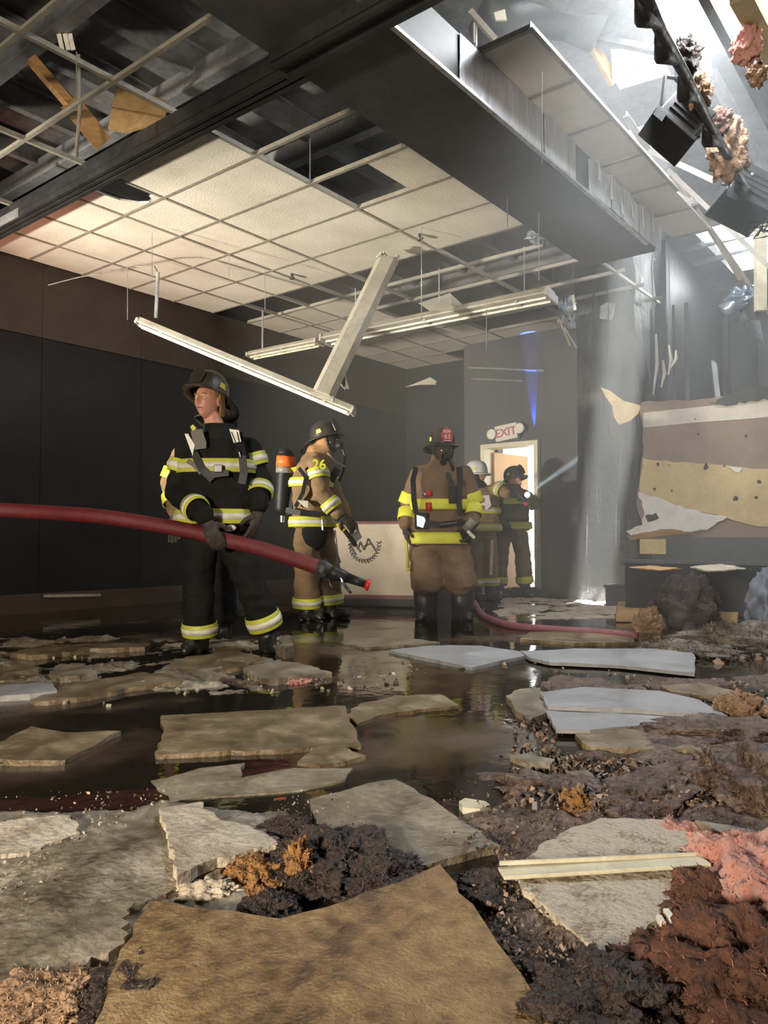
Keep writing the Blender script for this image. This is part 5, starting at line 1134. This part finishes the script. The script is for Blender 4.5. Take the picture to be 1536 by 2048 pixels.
MB().box(L3_(843, 1042, -.24), (.12, .06, .15)).build('screen_case', 'black', p3, bevel=.01)
strap(p3, [L3_(895, 945, -.22), L3_(900, 965, -.24), L3_(906, 1000, -.24)], .04, 'rubber', 'air_hose')
MB().box(L3_(905, 990, -.23), (.07, .05, .16)).build('radio', 'black', p3, bevel=.01)
MB().tube([L3_(930, 1060, -.2), L3_(947, 1040, -.22)], .045, 12).build('hand_lamp', 'rail', p3, smooth=True)
strap(p3, [L3_(935, 1062, -.24), L3_(948, 1075, -.24)], .03, 'silver', 'lamp_bracket')
MB().loft([(*L3_(928, 1085, -.12), .06, .05, 0), (*L3_(926, 1060, -.14), .07, .06, 0)], 16).build('tool_pouch', 'black', p3)
air_tank(p3, L3_(880, 1040, .26), L3_(880, 950, .26), .085)

# ---- white-helmet firefighter behind
J4 = dict(head=(954, 952, 0), shL=(938, 985, 0), shR=(978, 984, 0), elL=(930, 1020, 0), wrL=(940, 1050, -.1), elR=(996, 976, -.1), wrR=(1012, 985, -.2), hipL=(950, 1075, 0), knL=(950, 1125, -.02), anL=(953, 1172, 0), hipR=(976, 1075, 0), knR=(980, 1125, 0), anR=(980, 1172, 0))
S4 = [(962, 1064, 0, .25, .19), (960, 1035, 0, .235, .18), (960, 1005, 0, .24, .18), (958, 985, 0, .2, .14), (956, 970, 0, .1, .1)]
p4, L4, JJ4, R4, sp4 = firefighter('firefighter with white helmet behind the one marked 63', 965, 1200, J4, S4,
    dict(yaw=math.radians(60), coat='coat_tan', trousers='coat_brown', helmet='helmet_white', hood='hood_black', vox=.013, lime='lime', handL=((0, -.2, -1), (0, -1, 0), .4), handR=((.8, -.2, -.2), (0, 0, -1), .5), toeL=(.3, -1, 0), toeR=(.6, -1, 0),
         tb=[(1022, .04), (1055, .045)], lb=[('elR-wrR', .25, .05), ('knL-anL', .8, .05), ('knR-anR', .8, .05), ('shL-elL', .8, .05)], hz=.03))
MB().prism([L4(x, y, -.21) for x, y in ((953, 992), (978, 990), (982, 1012), (968, 1024), (956, 1012))], (0, -.01, 0)).build('chest_patch', 'paper_white', p4)
MB().ball(L4(964, 1000, -.225), (.03, .012, .035), 10, 8).build('patch_emblem', 'exit_red', p4); MB().box(L4(964, 1016, -.225), (.04, .02, .06)).build('red_tag', 'red', p4)
MB().tube([L4(984, 1080, -.2), L4(981, 1150, -.2)], .02, 8).build('tool_shaft', 'trim_white', p4)

# ---- firefighter with the torch
J5 = dict(head=(1029, 964, 0), shL=(998, 994, 0), shR=(1050, 993, 0), elL=(994, 1030, -.05), wrL=(1012, 1052, -.2), elR=(1070, 1008, -.1), wrR=(1058, 994, -.32), hipL=(1003, 1075, 0), knL=(1000, 1125, -.02), anL=(998, 1170, 0), hipR=(1040, 1075, 0), knR=(1046, 1125, 0), anR=(1050, 1170, 0))
S5 = [(1022, 1060, 0, .26, .2), (1022, 1035, 0, .235, .18), (1023, 1010, 0, .23, .175), (1024, 990, 0, .2, .14), (1026, 976, 0, .1, .1)]
p5, L5, JJ5, R5, sp5 = firefighter('firefighter in dark brown coat pointing a bright torch', 1022, 1195, J5, S5,
    dict(yaw=math.radians(38), coat='coat_dark_brown', trousers='coat_dark_brown', helmet='helmet_black', shield=('helmet_black', None), vox=.0075, lime='lime', handL=((.5, -.4, -.8), (0, -1, 0), .5), handR=((-.5, -.6, .1), (.2, -.5, -.5), .9), toeL=(-.2, -1, 0), toeR=(.3, -1, 0), collar=.04, hz=.045, htilt=math.radians(-14),
         tb=[(1003, .04), (1051, .045)], lb=[('shL-elL', .8, .045), ('shR-elR', .8, .045), ('knL-anL', .75, .045), ('knR-anR', .75, .045)], stripe=False))
strap(p5, [L5(1005, 978, -.1), L5(1002, 1000, -.19), L5(1005, 1030, -.2)], .05)
MB().tube([L5(1025, 1066, -.22), L5(1036, 1064, -.23), L5(1040, 1072, -.23), L5(1046, 1080, -.23), L5(1042, 1087, -.23), L5(1036, 1086, -.23)], .008, 8).build('belt_hook', 'chrome', p5, smooth=True)
MB().box(L5(1052, 1006, -.3), (.05, .04, .06)).build('red_tag', 'red', p5)
# torch held in his hand
dF = (EYE + ray(1052, 990) * 9.55); aimF = atX(1148, 923, 9.35)
t = thing('torch', 'bright hand torch throwing a beam toward the pier', 'torch', dF)
dd = (aimF - dF).normalized()
MB().tube([-dd * 0.14, dd * 0.02], [0.018, 0.02], 12).build('barrel', 'black', t, smooth=True); MB().tube([dd * 0.01, -dd * 0.01 - FW * 0.06, -dd * 0.01 - FW * 0.12], [0.022, 0.036, 0.036], 14).build('torch_head', 'black', t, smooth=True)
MB().ball(dd * -0.01 - FW * 0.12, 0.034, 14, 10).build('bulb', 'lamp_glow', t, smooth=True)
ls = lamp('torch_beam', 'SPOT', dF + dd * 0.08, aimF, 9000, (0.75, 0.95, 1.0), spot_size=math.radians(5.5), spot_blend=0.3, shadow_soft_size=0.02); ls.parent = None
# added blue spot that draws the streak up the wall beside the door
lamp('blue_streak_spot', 'SPOT', (XE - 0.035, D0 + 0.02, 2.19), (XE + 0.03, D0 + 0.08, 3.7), 1100, (0.03, 0.14, 1.0), spot_size=math.radians(13), spot_blend=0.4, shadow_soft_size=0.01)

# ------------------------------------------------------------------ hoses, tools, board
dh = (atz(440, 1303, 0) - EYE).dot(CF)
hp = [(-160, 1012, -.1), (-40, 1018, -.15), (90, 1025, -.22), (200, 1033, -.28), (300, 1048, -.27), (380, 1062, -.27), (440, 1078, -.27), (520, 1097, -.27), (600, 1122, -.28), (640, 1136, -.29)]
P = [atd(x, y, dh + d) for x, y, d in hp]
def smooth_path(P, n=6):
    out = []
    for i in range(len(P) - 1):
        p0, p1_, p2_, p3_ = P[max(i - 1, 0)], P[i], P[i + 1], P[min(i + 2, len(P) - 1)]
        for k in range(n):
            t_ = k / n; out.append(0.5 * ((2 * p1_) + (p2_ - p0) * t_ + (2 * p0 - 5 * p1_ + 4 * p2_ - p3_) * t_ ** 2 + (3 * p1_ - p0 - 3 * p2_ + p3_) * t_ ** 3))
    return out + [P[-1]]
t = thing('fire_hose', 'charged red fire hose with black nozzle carried across the picture', 'hose', P[5]); o = P[5]
MB().tube([p - o for p in smooth_path(P)], 0.049, 18).build('hose_jacket', 'hose_red', t, smooth=True)
N0 = P[-1] - o; N1 = atd(736, 1170, dh - .30) - o; dn = (N1 - N0).normalized()
MB().tube([N0 - dn * .02, N0 + dn * .005, N0 + dn * .03, N0 + dn * .07], [.052, .06, .06, .046], 16).build('coupling', 'dark_metal', t)
for k in (0.0, 2.1, 4.2):
    MB().box(N0 + dn * .03 + (UP * math.cos(k) + FW * math.sin(k)) * .062, (.02, .02, .02)).build('coupling_lug', 'dark_metal', t)
nz = MB().tube([N0 + dn * .06, N0 + dn * .10, N0 + dn * .16, N0 + dn * .2], [.04, .046, .04, .032], 16).build('nozzle_body', 'black', t, smooth=True)
MB().tube([N0 + dn * .2, N0 + dn * .33], [.032, .024], 16).build('smooth_bore_tip', 'black', nz, smooth=True)
MB().tube([N1 - dn * .02, N1 - dn * .005, N1 + dn * .012], [.026, .036, .036], 16).build('red_bumper', 'red', nz, smooth=True)
for s_ in (-1, 1):
    b0 = N0 + dn * .12 + FW * s_ * .045
    MB().tube([b0, b0 + dn * .06 - UP * .06, b0 + dn * .09 - UP * .09 - FW * s_ * .045], .009, 8).build('bale_handle', 'chrome' if s_ < 0 else 'dark_metal', nz, smooth=True)
MB().tube([N0 + dn * .05 - UP * .03, N0 + dn * .08 - UP * .1, N0 + dn * .14 - UP * .1], .012, 8).build('pistol_grip', 'dark_metal', nz, smooth=True)
P = [atz(x, y, .028) for x, y in ((950, 1205), (960, 1225), (985, 1240), (1030, 1252), (1100, 1258), (1190, 1264), (1275, 1272))]
o = MB().tube(smooth_path(P), 0.03, 12).build('floor_hose', 'hose_purple', smooth=True); tag(o, 'dull purple hose lying on the wet floor behind the grey boards', 'hose')
# tool of firefighter 26
dt = (atz(635, 1238, 0) - EYE).dot(CF) - .2
t = thing('rescue_tool', 'dark forcible entry tools with orange grip held by firefighter 26', 'tool', atd(690, 1055, dt)); o = atd(690, 1055, dt)
MB().tube([atd(668, 1032, dt) - o, atd(712, 1092, dt) - o], .022, 10).build('bar_shaft', 'dark_metal', t, smooth=True)
MB().bar(atd(676, 1046, dt - .03) - o, atd(688, 1062, dt - .03) - o, .05, .04, FW).build('orange_grip', 'yellow', t, bevel=.006)
MB().bar(atd(688, 1046, dt + .03) - o, atd(722, 1076, dt + .03) - o, .03, .03, FW).build('axe_handle', 'galv', t)
MB().prism([atd(x, y, dt) - o for x, y in ((700, 1072), (716, 1058), (724, 1074), (712, 1086))], FW * .03).build('axe_head', 'dark_metal', t)
MB().bar(atd(706, 1084, dt) - o, atd(722, 1104, dt) - o, .02, .03, FW).build('fork_end', 'dark_metal', t); MB().bar(atd(700, 1088, dt) - o, atd(712, 1110, dt) - o, .02, .03, FW).build('fork_end', 'dark_metal', t)
dt = (atz(888, 1238, 0) - EYE).dot(CF) - .1
t = thing('hand_axe', 'yellow-handled axe hanging from the hand of firefighter 63', 'axe', atd(814, 1100, dt)); o = atd(814, 1100, dt)
MB().tube([atd(811, 1062, dt) - o, atd(814, 1100, dt) - o, atd(816, 1138, dt) - o], [.016, .014, .018], 10).build('handle', 'lime', t, smooth=True)
MB().ball(atd(816, 1139, dt) - o, (.024, .024, .02), 10, 8).build('handle_knob', 'lime', t, smooth=True)
MB().prism([atd(x, y, dt) - o for x, y in ((804, 1056), (824, 1052), (826, 1066), (806, 1070))], FW * .03).build('axe_head', 'dark_metal', t)
# white emblem board
A = atz(600, 1213, 0); B = atz(838, 1217, 0); db = ((A + B) / 2 - EYE).dot(CF); o = (A + B) / 2; u = (B - A).normalized(); nb = u.cross(UP).normalized()
if nb.dot(FW) > 0: nb = -nb
Lb = (B - A).length
t = thing('emblem_board', 'cream panel with dark wreath emblem standing behind the firefighters', 'panel', o, math.atan2(u.y, u.x))
zt = atd(760, 1048, db).z; zb = atd(760, 1190, db).z
MB().box((0, 0.03, (zt + zb) / 2), (Lb, 0.05, zt - zb)).build('panel_face', 'cream', t, bevel=.004)
MB().box((0, 0.03, zt + .015), (Lb + .02, .08, .03)).build('top_rail', 'maroon', t); MB().box((0, 0.03, zb - .02), (Lb + .02, .08, .04)).build('bottom_rail', 'maroon', t)
MB().box((0, 0.12, zb / 2 - .01), (Lb - .06, .2, zb - .06)).build('dark_base', 'black', t)
MB().box((0, 0.22, (zt + zb) / 2), (Lb - .04, .3, zt - zb - .04)).build('cabinet_body', 'black', t)
ppm = F / db
def eb(px, py): q = atd(px, py, db) - o; return Vector((q.dot(u), -0.001, q.z))
for a, b in (((706, 1078), (714, 1098)), ((714, 1098), (719, 1084)), ((719, 1084), (728, 1100)), ((728, 1100), (736, 1077)), ((736, 1077), (752, 1102)), ((728, 1092), (742, 1087)), ((700, 1070), (706, 1078))):
    MB().bar(eb(*a), eb(*b), .016, .004, (0, -1, 0)).build('monogram_stroke', 'ink', t)
for i in range(22):
    an = math.radians(150 - i * (300 - 0) / 21 + 0 - 180) if False else math.radians(-30 + 240 * i / 21 + 150)
    cx, cy = 728 + 30 * math.cos(an), 1088 - 34 * math.sin(an)
    for s_ in (-1, 1):
        tx, ty = -math.sin(an), -math.cos(an)
        a = (cx, cy); b = (cx + tx * 5 + s_ * math.cos(an) * 4, cy + ty * 5 - s_ * math.sin(an) * 4)
        MB().bar(eb(*a), eb(*b), .010, .004, (0, -1, 0)).build('wreath_leaf', 'ink', t)

# ================================================================== HAZE
hz = bpy.data.materials.new('haze'); hz.use_nodes = True; n = hz.node_tree.nodes; n.remove(n['Principled BSDF'])
vs_ = n.new('ShaderNodeVolumeScatter'); vs_.inputs['Color'].default_value = (0.9, 0.93, 0.95, 1); vs_.inputs['Density'].default_value = 0.062; vs_.inputs['Anisotropy'].default_value = 0.25
hz.node_tree.links.new(vs_.outputs[0], n['Material Output'].inputs['Volume'])
M['haze'] = hz
hb = MB().box((7.4, 3.3, 2.3), (4.8, 5.6, 4.5)).build('smoke_haze', 'haze'); tag(hb, 'thin grey smoke hanging in the rear right of the hall', 'smoke', kind='stuff')
hb = MB().box((4.4, 2.35, 3.55), (1.18, 1.35, 2.0)).build('smoke_haze', M['haze']); tag(hb, 'bright smoke drifting around the hanging stage lights', 'smoke', kind='stuff')
